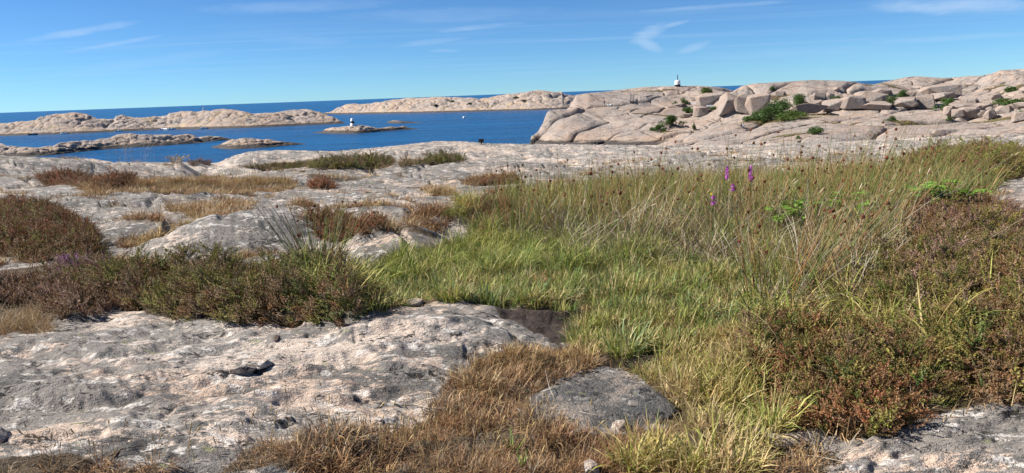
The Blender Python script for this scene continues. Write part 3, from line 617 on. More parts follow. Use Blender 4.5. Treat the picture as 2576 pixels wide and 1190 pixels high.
def sprig_mesh(name, seed, L=.10, shoots=6, leaf=.0095, straight=False):
    """heather shoot: woody axis with side shoots clad in small scale leaves"""
    r = np.random.default_rng(seed); V, Fc, rn, hh = [], [], [], []
    def axis(p, d, ln, base_h):
        n = max(6, int(ln/.0052)); d = d/np.linalg.norm(d)
        for i in range(n):
            t = i/n; d2 = d+r.normal(0, .10, 3); d2[2] += .04; d = d2/np.linalg.norm(d2); p = p+d*ln/n
            for _ in range(2):
                o = r.normal(0, 1, 3); o -= d*o.dot(d); o /= np.linalg.norm(o)+1e-9; tipd = o*.75+d*.7
                s = np.cross(o, d)*leaf*.26; l = leaf*r.uniform(.7, 1.2)*(1-.45*t); k = len(V)
                V.extend([p-s, p+tipd*l*.5-s*1.2, p+tipd*l, p+tipd*l*.5+s*1.2]); Fc.append([k, k+1, k+2, k+3]); q = r.uniform(); rn.extend([q]*4); hh.extend([base_h+(1-base_h)*t]*4)
        return p
    z = np.array([0, 0, 1.])
    axis(np.array([0, 0, -.02]), z+r.normal(0, .1, 3), L*1.25, .0)
    for i in range(shoots):
        t = r.uniform(.1, .75); a = r.uniform(0, 6.28); sp = .35 if straight else .8
        axis(np.array([0, 0, L*t-.02]), z+np.array([math.cos(a), math.sin(a), 0])*r.uniform(.4, 1)*sp, L*r.uniform(.25, .55)*(1-.4*t), t)
    me = mesh_np(name, V, Fc, False); fattr(me, 'rnd', rn); fattr(me, 'hh', hh); return me
def leafy_mat(name, tipcol, tipmix=.5, dry=(.42, .33, .16), drymix=.5, thr=.72, transl=.35, rough=.55, base=None):
    t = NT(name); c = t.attr('tint', 'INSTANCER', 'Color'); rn = t.attr('rnd'); hh = t.attr('hh')
    c = t.mix(t.ramp(rn, thr, thr+.06, 0, drymix), c, dry)
    c = t.mix(t.ramp(hh, .45, 1.0, 0, tipmix), c, tipcol)
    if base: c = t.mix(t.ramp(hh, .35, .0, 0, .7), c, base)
    hv = t.new('ShaderNodeHueSaturation'); t.put(hv.inputs['Color'], c); t.put(hv.inputs['Value'], t.ramp(t.math('FRACT', t.math('MULTIPLY', rn, 7.31)), 0, 1, .72, 1.3)); c = hv.outputs[0]
    b = t.pbr(c, rough, None, .25, 0, False); tr = t.new('ShaderNodeBsdfTranslucent'); t.put(tr.inputs[0], c)
    m = t.new('ShaderNodeMixShader'); m.inputs[0].default_value = transl
    t.t.links.new(b.outputs[0], m.inputs[1]); t.t.links.new(tr.outputs[0], m.inputs[2]); t.t.links.new(m.outputs[0], t.out.inputs[0]); return t.m
MG = leafy_mat('green_blade', (.36, .36, .10), .25, (.50, .40, .20), .75, .78, .28)
MD = leafy_mat('dry_blade', (.55, .40, .22), .4, (.20, .09, .04), .7, .68, .2)
MS = leafy_mat('straw_blade', (.62, .54, .40), .3, (.20, .12, .07), .6, .75, .1)
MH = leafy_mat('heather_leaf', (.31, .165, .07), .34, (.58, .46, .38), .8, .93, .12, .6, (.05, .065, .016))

PROTO = {}
def proto(key, meshes, mat):
    c = bpy.data.collections.new('proto_'+key)
    for i, m in enumerate(meshes):
        m.materials.append(mat); c.objects.link(bpy.data.objects.new('%s_%02d' % (key, i), m))
    PROTO[key] = (c, len(meshes))
proto('short', [blade_mesh('s', 13, (.05, .16), .055, .0062, .5, .9, 100+i) for i in range(5)], MG)
proto('lush', [blade_mesh('l', 12, (.10, .30), .06, .0062, .42, 1.0, 110+i, 5) for i in range(5)], MG)
proto('tall', [blade_mesh('t', 12, (.28, .60), .06, .0050, .20, .45, 120+i, 5) for i in range(5)], MG)
proto('dry', [blade_mesh('d', 16, (.04, .13), .05, .0046, .65, 1.3, 130+i) for i in range(5)], MD)
proto('drytall', [blade_mesh('dt', 9, (.12, .32), .05, .0030, .35, .8, 140+i, 5) for i in range(4)], MD)
proto('straw', [blade_mesh('st', 8, (.18, .55), .12, .0042, 1.15, .5, 150+i, 4, .5) for i in range(4)], MS)
proto('curl', [blade_mesh('cu', 22, (.03, .09), .05, .0032, .9, 2.2, 160+i, 4) for i in range(4)], MD)
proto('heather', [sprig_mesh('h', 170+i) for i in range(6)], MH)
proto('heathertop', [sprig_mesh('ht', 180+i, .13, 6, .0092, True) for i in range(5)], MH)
GN = {}
def gn_group(key):
    if key in GN: return GN[key]
    g = bpy.data.node_groups.new('plant_'+key, 'GeometryNodeTree')
    g.interface.new_socket('Geometry', in_out='INPUT', socket_type='NodeSocketGeometry'); g.interface.new_socket('Geometry', in_out='OUTPUT', socket_type='NodeSocketGeometry')
    n = g.nodes; gi = n.new('NodeGroupInput'); go = n.new('NodeGroupOutput'); iop = n.new('GeometryNodeInstanceOnPoints'); ci = n.new('GeometryNodeCollectionInfo')
    ci.inputs['Collection'].default_value = PROTO[key][0]; ci.inputs['Separate Children'].default_value = True; ci.inputs['Reset Children'].default_value = True
    def na(name, typ): a = n.new('GeometryNodeInputNamedAttribute'); a.data_type = typ; a.inputs['Name'].default_value = name; return a.outputs['Attribute']
    e2r = n.new('FunctionNodeEulerToRotation'); L = g.links.new
    L(gi.outputs[0], iop.inputs['Points']); L(ci.outputs[0], iop.inputs['Instance']); iop.inputs['Pick Instance'].default_value = True
    L(na('idx', 'INT'), iop.inputs['Instance Index']); L(na('rot', 'FLOAT_VECTOR'), e2r.inputs[0]); L(e2r.outputs[0], iop.inputs['Rotation']); L(na('scl', 'FLOAT_VECTOR'), iop.inputs['Scale'])
    L(iop.outputs[0], go.inputs[0]); GN[key] = g; return g
def scatter(name, key, pts, rot, scl, tint, parent=None, **props):
    pts = np.asarray(pts, np.float32); n = len(pts); me = bpy.data.meshes.new(name); me.vertices.add(n); me.vertices.foreach_set('co', pts.ravel())
    for nm, typ, val, f in (('rot', 'FLOAT_VECTOR', rot, 'vector'), ('scl', 'FLOAT_VECTOR', scl, 'vector'), ('tint', 'FLOAT_COLOR', tint, 'color')):
        a = me.attributes.new(nm, typ, 'POINT'); a.data.foreach_set(f, np.asarray(val, np.float32).ravel())
    a = me.attributes.new('idx', 'INT', 'POINT'); a.data.foreach_set('value', rng.integers(0, PROTO[key][1], n).astype(np.int32))
    o = link(name, me, None, parent, **props); m = o.modifiers.new('plants', 'NODES'); m.node_group = gn_group(key); return o
def sample_poly(P, dens, r=rng):
    lo, hi = P.min(0), P.max(0); n = int((hi-lo).prod()*dens); q = r.uniform(lo, hi, (n, 2)); return q[in_poly(q[:, 0], q[:, 1], P)]
def pick_cols(n, pal, q, r=rng):
    """palette picked by a noise value q in 0..1 with some scatter"""
    pal = np.array(pal, float); i = np.clip((q+r.normal(0, .16, n))*len(pal), 0, len(pal)-1e-6); a = i.astype(int); c = pal[a]*r.uniform(.75, 1.25, (n, 1))*r.uniform(.93, 1.07, (n, 3)); return np.c_[c, np.ones(n)]
def grass(name, key, polys, dens, scale, pal, label, cat, clump=.25, freq=2.5, avoid=(), lean=.15, group=None, wind=.0, keep=None, **kw):
    Q = np.concatenate([sample_poly(P, dens) for P in polys])
    n1 = fbm(Q[:, 0]*freq, Q[:, 1]*freq, 3, len(name)); s = rng.uniform(0, 1, len(Q)) < np.clip(.62+n1*2.2*clump/.25, .05, 1)
    for P in avoid: s &= poly_sdist(Q[:, 0], Q[:, 1], P) < .06
    if keep is not None: s &= keep(Q)
    Q = Q[s]; n = len(Q); z = nz_at(Q[:, 0], Q[:, 1])
    sc = rng.uniform(*scale, n)*np.clip(1+1.1*fbm(Q[:, 0]*2.6, Q[:, 1]*2.6, 3, 77), .45, 1.6)
    rot = np.c_[rng.normal(0, lean, n), rng.normal(wind, lean, n), rng.uniform(0, 6.28, n)]
    q = np.clip(.5+fbm(Q[:, 0]*2.2, Q[:, 1]*2.2, 3, 90+len(name))*1.5, 0, 1)
    return scatter(name, key, np.c_[Q, z], rot, np.c_[sc, sc, sc*rng.uniform(.8, 1.2, n)], pick_cols(n, pal, q), label=label, category=cat, kind='stuff')
def PW(pts): return poly_world(pts)

STONE_P = PW([(1370, 985), (1440, 945), (1560, 935), (1640, 970), (1665, 1030), (1640, 1075), (1530, 1085), (1440, 1080), (1385, 1040)])
MUD_P = VEGW['mud']
HEATH = []      # footprints of heather, filled below
G1, G2, G3, G4 = (.185, .235, .036), (.14, .205, .045), (.28, .30, .07), (.085, .15, .032)
Y1, Y2, Y3, Y4 = (.50, .39, .13), (.35, .33, .085), (.54, .40, .18), (.24, .28, .06)
D1, D2, D3, D4 = (.40, .26, .12), (.30, .165, .08), (.50, .37, .19), (.20, .12, .065)
BLUE = (.15, .235, .105)

# ---- heather shrubs
def heather(pts, H, pal, label, dens=2600, edge=.16, bloom=None, key='heathertop', world=None, seed=0, size=1.0, spread=.06):
    P = PW(pts) if world is None else world
    HEATH.append(P); r = np.random.default_rng(500+seed)
    P2 = P+(P-P.mean(0))/np.linalg.norm(P-P.mean(0), axis=1, keepdims=True)*spread
    Q = sample_poly(P2, dens*.95, r); gap = fbm(Q[:, 0]*6.5, Q[:, 1]*6.5, 3, 33+seed, .6); Q = Q[r.uniform(size=len(Q)) < np.clip(.70+2.6*gap, .06, 1)]; x, y = Q.T
    H = H*.86
    def prof(x, y):
        sd = poly_sdist(x, y, P2)+.10*fbm(x*5, y*5, 2, seed); t = np.clip(sd/(edge*1.35), 0, 1)
        return H*np.clip(1-(1-t)**2, 0, 1)**.62*(.84+1.5*fbm(x*3.6, y*3.6, 3, 40+seed, .6))
    h = np.maximum(prof(x, y), .0); e = .02
    gx = (prof(x+e, y)-prof(x-e, y))/(2*e); gy = (prof(x, y+e)-prof(x, y-e))/(2*e); sl = np.hypot(gx, gy)+1e-6; f = np.minimum(sl, 1.6)/sl
    n = len(Q); dep = r.uniform(0, 1, n)**2.2
    z = nz_at(x, y)+np.maximum(h-.05, 0)*(1-.75*dep)
    nx, ny = -gx*f*.75+r.normal(0, .45, n), -gy*f*.75+r.normal(0, .45, n); nzv = np.ones(n)*1.0
    tilt = np.arctan2(np.hypot(nx, ny), nzv); azr = np.arctan2(ny, nx)
    rot = np.c_[np.zeros(n), tilt, azr]
    q = np.clip(.5+fbm(x*2.3, y*2.3, 3, 60+seed)*1.1, 0, 1)
    col = pick_cols(n, pal, q, r)
    if bloom is not None:
        bx, by = bloom[0]; m = (np.hypot(x-bx, y-by) < bloom[1]) & (dep < .2) & (r.uniform(size=n) < .75); col[m, :3] = np.array([.30, .14, .27])*r.uniform(.7, 1.3, (m.sum(), 1))
    c = np.array([P.mean(0)[0], P.mean(0)[1], 0]); c[2] = float(nz_at(c[0], c[1]))
    root = thing('heather_shrub', label, 'heather', c)
    sc = (r.uniform(.65, 1.2, n)+.7*(r.uniform(size=n) < .07))*size
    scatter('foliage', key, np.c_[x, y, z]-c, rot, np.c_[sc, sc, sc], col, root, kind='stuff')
    # woody stems under the leaves
    m = min(500, max(20, int(n*.035))); ii = r.choice(n, m); V, Fc = [], []
    for i in ii:
        tp = np.array([x[i], y[i], z[i]+.01]); b = np.array([x[i], y[i], 0])+np.r_[r.normal(0, .07, 2), 0]; b[2] = float(nz_at(b[0], b[1]))-.02
        md = (tp+b)/2+r.normal(0, .02, 3); w = r.uniform(.002, .0045)*max(1, size*.8); k = len(V)
        for p, ww in ((b, w), (md, w*.8), (tp, w*.4)):
            V += [p-c+np.array([math.cos(a)*ww, math.sin(a)*ww, 0]) for a in (0, 2.1, 4.2)]
        for s in (0, 3): Fc += [[k+s+j, k+s+(j+1) % 3, k+s+3+(j+1) % 3, k+s+3+j] for j in range(3)]
    link('branches', mesh_np('branches', V, Fc), M_WOOD, root, kind='stuff')
    return root
M_WOOD = flat_mat('grey_heather_wood', (.16, .12, .10), .8, .2, 0, .4, 40)
RD, RB, OL, DG, GB, PK = (.27, .105, .048), (.18, .095, .042), (.20, .19, .042), (.085, .125, .026), (.21, .145, .085), (.32, .21, .16)
heather([(-60, 530), (70, 528), (160, 550), (238, 600), (252, 640), (200, 665), (60, 655), (-60, 635)], .30, [RD, RB, OL, RB, GB, RD], 'rounded reddish brown heather mound above the pale rock hump by the long hedge', 2200, .3, seed=1)
bl = PW([(240, 690)])[0]
heather([(130, 690), (250, 690), (420, 705), (440, 790), (300, 775), (250, 745), (160, 725)], .30, [OL, DG, OL, RB, GB], 'green heather shrub with a few pale purple blooms at the hedge end', 2600, .2, bloom=(PW([(235, 700)])[0], .35), seed=2)
heather([(420, 700), (640, 708), (650, 808), (560, 806), (420, 790)], .33, [DG, OL, GB, OL, RB], 'dark green and brown heather shrub, middle of the long hedge over the flat rock', 2600, .2, seed=3)
heather([(640, 708), (800, 712), (920, 720), (940, 775), (870, 815), (740, 815), (645, 808)], .32, [DG, OL, DG, GB, RB], 'dark green heather shrub below the lone rush clump', 2600, .2, seed=4)
heather([(-60, 735), (60, 715), (180, 728), (255, 755), (265, 790), (150, 800), (90, 770), (-60, 790)], .20, [GB, RB, PK, GB, (.07, .05, .035)], 'withered brown heather shrub beside the tuft of dry straw', 2000, .2, seed=5)
heather([(765, 570), (860, 562), (955, 570), (970, 590), (900, 592), (800, 590)], .36, [RD, RB, RD, GB, OL], 'rust red heather mound on the grey rock behind the lone rush clump', 2000, .25, seed=6)
heather([(2215, 480), (2350, 475), (2480, 475), (2570, 440), (2600, 420), (2580, 400), (2420, 412), (2260, 440)], .46, [OL, GB, OL, Y4, RB, OL], 'olive heather mound on the bank behind the pale rock edge', 1300, .5, seed=7, size=1.35)
heather([(2240, 610), (2400, 625), (2520, 610), (2560, 555), (2470, 520), (2290, 535)], .28, [GB, RB, PK, OL], 'brown straggly heather shrub under the broad green leaves', 1900, .3, seed=8, size=1.1)
heather([(2120, 740), (2180, 690), (2300, 660), (2450, 640), (2640, 640), (2660, 830), (2450, 830), (2300, 810), (2160, 780)], .29, [RB, OL, GB, OL, DG, PK], 'wide heather shrub with reddish brown top, behind the low rust coloured one', 2400, .3, seed=9)
heather([(2360, 850), (2500, 835), (2660, 840), (2680, 1010), (2540, 1010), (2440, 985), (2380, 930)], .27, [OL, DG, OL, RB, GB], 'green heather shrub hugging the grey rock at the bank corner', 2400, .2, seed=10)
heather([(1870, 880), (1960, 850), (2100, 860), (2240, 890), (2360, 930), (2360, 1010), (2270, 1045), (2230, 1095), (2080, 1085), (1975, 1030), (1910, 960)], .24, [RD, RB, OL, DG, RB, OL, GB], 'low rust coloured heather shrub overhanging the grey rock slab', 2700, .2, seed=11)
heather([(1185, 575), (1290, 590), (1330, 560), (1280, 535), (1200, 545)], .26, [GB, RB, (.08, .055, .04)], 'small dark brown heather shrub at the foot of the rush bed', 1800, .25, seed=12)
heather([(605, 423), (690, 416), (765, 413), (770, 421), (690, 428), (640, 428)], .24, [GB, DG, OL, (.07, .06, .04)], 'dark heather strip under the pale rock dome, its end by the sea', 500, .5, seed=13, size=1.7)
heather([(775, 413), (880, 408), (980, 407), (985, 415), (860, 424), (780, 426)], .24, [OL, DG, GB], 'dark heather strip under the pale rock dome, middle piece', 500, .5, seed=14, size=1.7)
heather([(1000, 416), (1080, 409), (1160, 403), (1165, 409), (1090, 414), (1010, 421)], .24, [DG, GB, DG, OL], 'narrow dark heather strip under the pale rock dome, beyond the gap', 500, .5, seed=15, size=1.7)
heather([(478, 412), (525, 412), (528, 416), (480, 416)], .13, [RB, GB], 'small heather patch on the rock rim above the sea', 300, .4, seed=16, size=2.4)
heather([(100, 452), (215, 452), (220, 462), (110, 462)], .2, [RD, RB, GB], 'low red heather patch in the hollow of the far rock', 500, .3, seed=17, size=1.8)
heather([(245, 462), (320, 455), (335, 468), (280, 476), (250, 472)], .22, [RD, RB, RB], 'red heather patch beside the strip of yellow dry grass', 600, .3, seed=18, size=1.7)
heather([(785, 468), (830, 466), (832, 476), (790, 476)], .2, [RD, RB], 'tiny red heather tuft on the bare rock shelf', 700, .3, seed=19, size=1.6)
heather([(1190, 462), (1290, 452), (1300, 462), (1200, 470)], .15, [RB, GB, RD], 'thin red heather patch beside the rush bed', 600, .3, seed=20, size=1.6)

# ---- grasses
hv = list(HEATH)
green_core = PW([(900, 735), (945, 690), (1000, 665), (1120, 645), (1260, 600), (1400, 590), (1700, 610), (1880, 640), (1910, 780), (1880, 850), (1700, 880), (1560, 910), (1440, 880), (1440, 815), (1330, 772), (1050, 768), (930, 790)])
bed = PW([(1180, 600), (1230, 560), (1170, 535), (1260, 500), (1500, 480), (1900, 465), (2250, 440), (2450, 420), (2500, 480), (2450, 520), (2300, 540), (2280, 600), (2150, 720), (1930, 760), (1880, 660), (1700, 620), (1400, 600)])
grass('green_grass', 'short', [green_core], 1150, (.75, 1.3), [G1, BLUE, G2, Y4, BLUE, G4, Y2, G1, D3, G3], 'short blue green grass in the damp hollow round the mud', 'grass', avoid=[MUD_P, *hv], clump=.4, freq=4)
grass('lush_grass', 'lush', [PW([(900, 740), (945, 680), (1000, 655), (1120, 635), (1260, 590), (1300, 570), (1560, 600), (1700, 640), (1500, 690), (1280, 700), (1050, 720)])], 800, (.65, 1.15), [G1, G3, G4, Y4, G1, Y2], 'bright green grass tongue leading up to the rushes', 'grass', avoid=[MUD_P, *hv], lean=.32, clump=.35)
grass('bank_grass', 'lush', [bed], 460, (.7, 1.3), [G1, G4, Y4, G2, D1, G4, Y2], 'dense green grass under the tall rushes', 'grass', avoid=hv, lean=.35, clump=.4)
grass('tall_grass', 'tall', [bed], 75, (.6, 1.0), [G1, G4, Y4, G4, G2, Y2], 'tall green grass between the rushes', 'grass', avoid=[], wind=.12, lean=.28, clump=.4)
grass('thatch_grass', 'curl', [VEGW['meadow']], 420, (1.0, 2.0), [D2, D4, D1, D3, (.16, .13, .07)], 'dead brown thatch between the green tufts', 'grass', avoid=[MUD_P, STONE_P], clump=.3)
grass('brown_stems', 'tall', [bed], 70, (.55, 1.2), [(.30, .14, .06), D2, (.22, .13, .06), D3], 'reddish brown withered stems among the rushes', 'grass', lean=.3, wind=.1, clump=.45)
grass('heather_straw', 'drytall', [PW([(1880, 860), (2100, 780), (2300, 720), (2600, 700), (2600, 900), (2300, 900), (2000, 960)])], 70, (.6, 1.2), [D3, Y3, D1, Y1], 'straw coloured grass growing through the bank heather', 'grass', lean=.4, clump=.45)
grass('straw_litter', 'straw', [PW([(1280, 600), (1450, 560), (1900, 540), (2250, 560), (2270, 620), (2160, 760), (1960, 790), (1850, 680), (1500, 670), (1320, 650)])], 250, (.6, 1.15), [(.36, .30, .21), (.26, .19, .12), (.42, .36, .27), (.20, .14, .09)], 'tangle of bleached fallen stalks in the rush bed', 'straw', lean=.4)
grass('yellow_grass', 'short', [PW([(1440, 880), (1560, 900), (1750, 860), (1900, 850), (1930, 960), (1990, 1040), (1940, 1110), (1890, 1200), (1560, 1200), (1600, 1130), (1700, 1080), (1670, 980), (1570, 930)])], 1300, (.75, 1.3), [Y1, Y2, Y4, Y3, Y2, D3], 'yellowing grass between the grey slab and the rust coloured heather', 'grass', avoid=[STONE_P, *hv], clump=.3)
grass('mat_grass', 'dry', [VEGW['mat'], PW([(1560, 1100), (1700, 1080), (1690, 1110), (1600, 1200), (1500, 1200)])], 1300, (.45, .9), [D2, D1, D4, D2, (.30, .24, .17), D1], 'matted brown dry grass spreading over the rock edge', 'grass', avoid=[STONE_P], clump=.2)
grass('curled_grass', 'curl', [VEGW['mat'], VEGW['corner'], VEGW['rightedge']], 1100, (.8, 1.4), [D2, D4, D1, (.24, .2, .15)], 'low curled dead grass and moss in the brown mat', 'grass', avoid=[STONE_P])
grass('dry_stalks', 'drytall', [VEGW['mat'], VEGW['corner'], PW([(1340, 1040), (1450, 1080), (1500, 1190), (1300, 1190)])], 80, (.45, .9), [D3, D1, D2], 'thin upright dry stalks in the brown mat', 'grass', avoid=[STONE_P])
grass('golden_grass', 'dry', [PW([(1090, 985), (1200, 905), (1290, 885), (1450, 885), (1500, 915), (1420, 945), (1330, 985), (1200, 1000)])], 1500, (.7, 1.2), [Y3, D3, D1, D3, D2], 'golden dry grass fringe beside the mud', 'grass', avoid=[STONE_P])
grass('straw_tuft_grass', 'drytall', [PW([(-60, 800), (80, 790), (135, 815), (125, 842), (60, 855), (-60, 855)])], 1100, (.5, .85), [D3, (.44, .34, .2), D1], 'pale dry straw tuft beside the withered heather', 'grass', lean=.5)
grass('ridge_grass', 'dry', [VEGW['ridge_a']], 300, (.8, 1.6), [D1, Y3, D2, D3, D2], 'strip of brown and yellow dry grass on the far rock shelf', 'grass', clump=.3, freq=1.2)
grass('ridge_tall_grass', 'drytall', [PW([(330, 458), (560, 452), (740, 458), (745, 475), (600, 485), (430, 480)])], 90, (.6, 1.1), [Y3, D3, Y2, D1], 'yellow dry grass standing on the far rock shelf', 'grass', clump=.3, freq=1.2)
grass('dome_grass', 'dry', [VEGW['ridge_b'], VEGW['ridge_c'], VEGW['patch_c']], 80, (1.2, 2.0), [D1, D3, Y3], 'dry grass round the heather strips under the dome', 'grass', clump=.2, freq=.7)
grass('shelf_grass', 'dry', [VEGW['patch_a'], VEGW['patch_b'], VEGW['knoll'], PW([(400, 525), (560, 500), (640, 510), (620, 535), (470, 545)])], 330, (1.0, 1.8), [D3, D1, D2, D3], 'sparse brown grass in the rock joints', 'grass', clump=.3)
grass('pale_grass_tuft', 'lush', [PW([(1110, 545), (1180, 560), (1260, 545), (1260, 515), (1150, 515)])], 500, (.7, 1.0), [Y4, Y2, Y1], 'pale yellow green grass tuft at the rock end by the rush bed', 'grass', avoid=hv)
grass('hedge_grass', 'lush', [PW([(700, 720), (900, 700), (940, 760), (880, 780), (720, 760)]), PW([(690, 700), (900, 685), (920, 730), (700, 735)])], 260, (.9, 1.6), [G1, Y2, G3, Y1], 'loose green grass blades growing through the hedge end', 'grass')
grass('bank_blades', 'lush', [PW([(1900, 850), (2100, 840), (2400, 870), (2600, 900), (2600, 980), (2300, 950), (2000, 960)]), PW([(2100, 740), (2400, 720), (2600, 740), (2600, 830), (2200, 820)]), PW([(1880, 800), (2080, 740), (2180, 720), (2250, 800), (2000, 880)])], 130, (.8, 1.5), [G3, Y2, G1, Y1], 'single green grass blades growing through the rust coloured heather', 'grass')
qa, ql = rng.uniform(-.80, .62, 120000), np.exp(rng.uniform(math.log(7.5), math.log(42), 120000)); Qb = np.c_[np.sin(qa)*ql, np.cos(qa)*ql]
Qb = Qb[(joint_soil(Qb[:, 0], Qb[:, 1]) > .25) & (rng.uniform(size=len(Qb)) < .9)]; nb_ = len(Qb); sb_ = rng.uniform(.6, 1.5, nb_)*(1+np.hypot(Qb[:, 0], Qb[:, 1])/40)
scatter('joint_grass', 'dry', np.c_[Qb, nz_at(Qb[:, 0], Qb[:, 1])-.01], np.c_[rng.normal(0, .2, nb_), rng.normal(0, .2, nb_), rng.uniform(0, 6.28, nb_)], np.c_[sb_, sb_, sb_*.9], pick_cols(nb_, [D1, D2, D3, (.26, .11, .055), D1, Y3], np.clip(.5+fbm(Qb[:, 0]*.5, Qb[:, 1]*.5, 2, 131)*1.6, 0, 1)), kind='stuff', label='thin brown grass caught in the joints of the bare rock', category='grass')
rp = []
for u, v in [(445, 411), (452, 410), (438, 412)]: rp.append(ground(u, v))
# ------------------------------------------------------------------ rushes, flowers, leafy plants, sticks, stones
def vcol_mat(name, rough=.6, transl=.2, spec=.25):
    t = NT(name); c = t.attr('scol', 'GEOMETRY', 'Color'); b = t.pbr(c, rough, None, spec, 0, False)
    tr = t.new('ShaderNodeBsdfTranslucent'); t.put(tr.inputs[0], c); m = t.new('ShaderNodeMixShader'); m.inputs[0].default_value = transl
    t.t.links.new(b.outputs[0], m.inputs[1]); t.t.links.new(tr.outputs[0], m.inputs[2]); t.t.links.new(m.outputs[0], t.out.inputs[0]); return t.m
M_STEM = vcol_mat('rush_stem', .45, .1, .35)
M_LEAFV = vcol_mat('leaf', .5, .35)
def cattr(me, cols):
    a = me.attributes.new('scol', 'FLOAT_COLOR', 'POINT'); a.data.foreach_set('color', np.c_[np.asarray(cols), np.ones(len(cols))].astype(np.float32).ravel())
def tube(V, Fc, C, pts, rad, col, sides=3):
    k = len(V); n = len(pts)
    for i, p in enumerate(pts):
        d = pts[min(i+1, n-1)]-pts[max(i-1, 0)]; d = d/(np.linalg.norm(d)+1e-9); a = np.cross(d, [.31, .95, .1]); a /= np.linalg.norm(a)+1e-9; b = np.cross(d, a)
        rr = rad[i] if hasattr(rad, '__len__') else rad
        for s in range(sides):
            t = 2*math.pi*s/sides; V.append(p+(a*math.cos(t)+b*math.sin(t))*rr); C.append(col[i] if isinstance(col, list) else col)
    for i in range(n-1):
        for s in range(sides): Fc.append([k+i*sides+s, k+i*sides+(s+1) % sides, k+(i+1)*sides+(s+1) % sides, k+(i+1)*sides+s])
def knob_mesh(name, seed):
    bm = bmesh.new(); bmesh.ops.create_icosphere(bm, subdivisions=1, radius=1); r = random.Random(seed)
    for v in bm.verts: v.co *= r.uniform(.72, 1.28)
    for v in bm.verts: v.co.z *= 1.05
    fs = r.sample(list(bm.faces), 10)
    geo = bmesh.ops.poke(bm, faces=fs, offset=.42)
    me = bpy.data.meshes.new(name); bm.to_mesh(me); bm.free(); return me
M_SEED = flat_mat('brown_seed_head', (.15, .052, .026), .75, .2, 0, .45, 120)
KNOBS = [knob_mesh('seed_head', i) for i in range(4)]
for k in KNOBS: k.materials.append(M_SEED)
def rush(u, v, n, h, heads, label, wind=(.1, 0), fan=.22, spread=.14, dead=.15, seed=0, group=None, rad=.0033, brown=.2, knob=.0135):
    r = np.random.default_rng(900+seed); g = ground(u, v)
    root = thing('rush_clump', label, 'rush', g, 0, group); V, Fc, C = [], [], []; tips = []
    for i in range(n):
        a = r.uniform(0, 6.28); rd = spread*math.sqrt(r.uniform()); b = np.array([math.cos(a)*rd, math.sin(a)*rd, 0.]); b[2] = float(nz_at(g[0]+b[0], g[1]+b[1]))-g[2]-.01
        L = r.uniform(*h)*1.12; d = np.array([math.cos(a)*fan*r.uniform(.2, 1.5)+wind[0]+r.normal(0, .10), math.sin(a)*fan*r.uniform(.2, 1.2)+wind[1]+r.normal(0, .10), 1.0])
        isdead = r.uniform() < dead
        if isdead: d[:2] *= r.uniform(1.5, 4); L *= r.uniform(.6, 1.0)
        d /= np.linalg.norm(d); bend = np.array([r.normal(wind[0]*.35, .08), r.normal(wind[1]*.35, .08), 0])
        pts, p, dd = [b.copy()], b.copy(), d.copy()
        for s in range(5):
            p = p+dd*L/5; pts.append(p.copy()); dd = dd+bend*.35+np.array([0, 0, -.01]); dd /= np.linalg.norm(dd)
        q = r.uniform()
        c0 = np.array((.34, .29, .20) if isdead else ((.11, .145, .028) if q > brown else (.24, .12, .045)))*r.uniform(.75, 1.3)
        c1 = c0*.9 if isdead else (c0*.75+np.array((.10, .065, .02))*r.uniform(.3, .9))
        tube(V, Fc, C, pts, [rad*1.15, rad*1.1, rad, rad*.9, rad*.75, rad*.35], [c0*.9, c0, c0, (c0+c1)/2, c1, c1], 3)
        if not isdead: tips.append((pts, L))
    me = mesh_np('stems', V, Fc); cattr(me, C); link('stems', me, M_STEM, root, kind='stuff')
    r.shuffle(tips)
    for pts, L in tips[:heads]:
        t = r.uniform(.80, .97)*5; i = min(int(t), 4); p = pts[i]+(pts[i+1]-pts[i])*(t-i)
        o = bpy.data.objects.new('seed_head', KNOBS[r.integers(0, 4)]); COL.objects.link(o); o.parent = root
        s = knob*r.uniform(.6, 1.35); o.location = p+r.normal(0, 1, 3)*np.array([.5, .5, 0])*s; o.scale = (s, s, s*r.uniform(.85, 1.3)); o.rotation_euler = tuple(r.uniform(-.6, .6, 3)+np.array([0, 0, r.uniform(0, 6)]))
    return root
rush(805, 700, 120, (.36, .92), 20, 'lone green rush clump rising from the dark heather hedge', (-.02, 0), .50, .14, .22, 1)
RG = 'rush clumps in the rush bed'; RL = '%s rush clump of the bed counted from the small dark heather'
ORD = ['second', 'third', 'fourth', 'fifth', 'sixth', 'seventh', 'eighth', 'ninth', 'tenth', 'eleventh', 'twelfth']
RX_ = {11: 'leaning rush clump between the orange stemmed one and the half hidden seedling', 12: 'short rush clump rising from the bleached fallen straw', 13: 'leaning rush clump beside the brown straggly heather'}
rush(1290, 600, 46, (.60, .98), 14, 'outermost rush clump of the bed, beside the small dark heather', (-.02, 0), .22, .20, .1, 2, brown=.45)
rush(2335, 545, 40, (.6, 1.0), 14, 'rush clump beside the broad leaved seedling with arching leaves', (.30, 0), .22, .2, .2, 12, brown=.35)
rush(1905, 790, 30, (.50, .80), 7, 'thin rush clump in front of the purple flower spikes, at the grass edge', (-.06, 0), .18, .06, .1, 13, brown=.25)
rush(2010, 745, 34, (.55, .95), 9, 'rush clump with orange brown stems leaning over the wide heather shrub', (.42, .05), .2, .16, .2, 14, brown=.6)
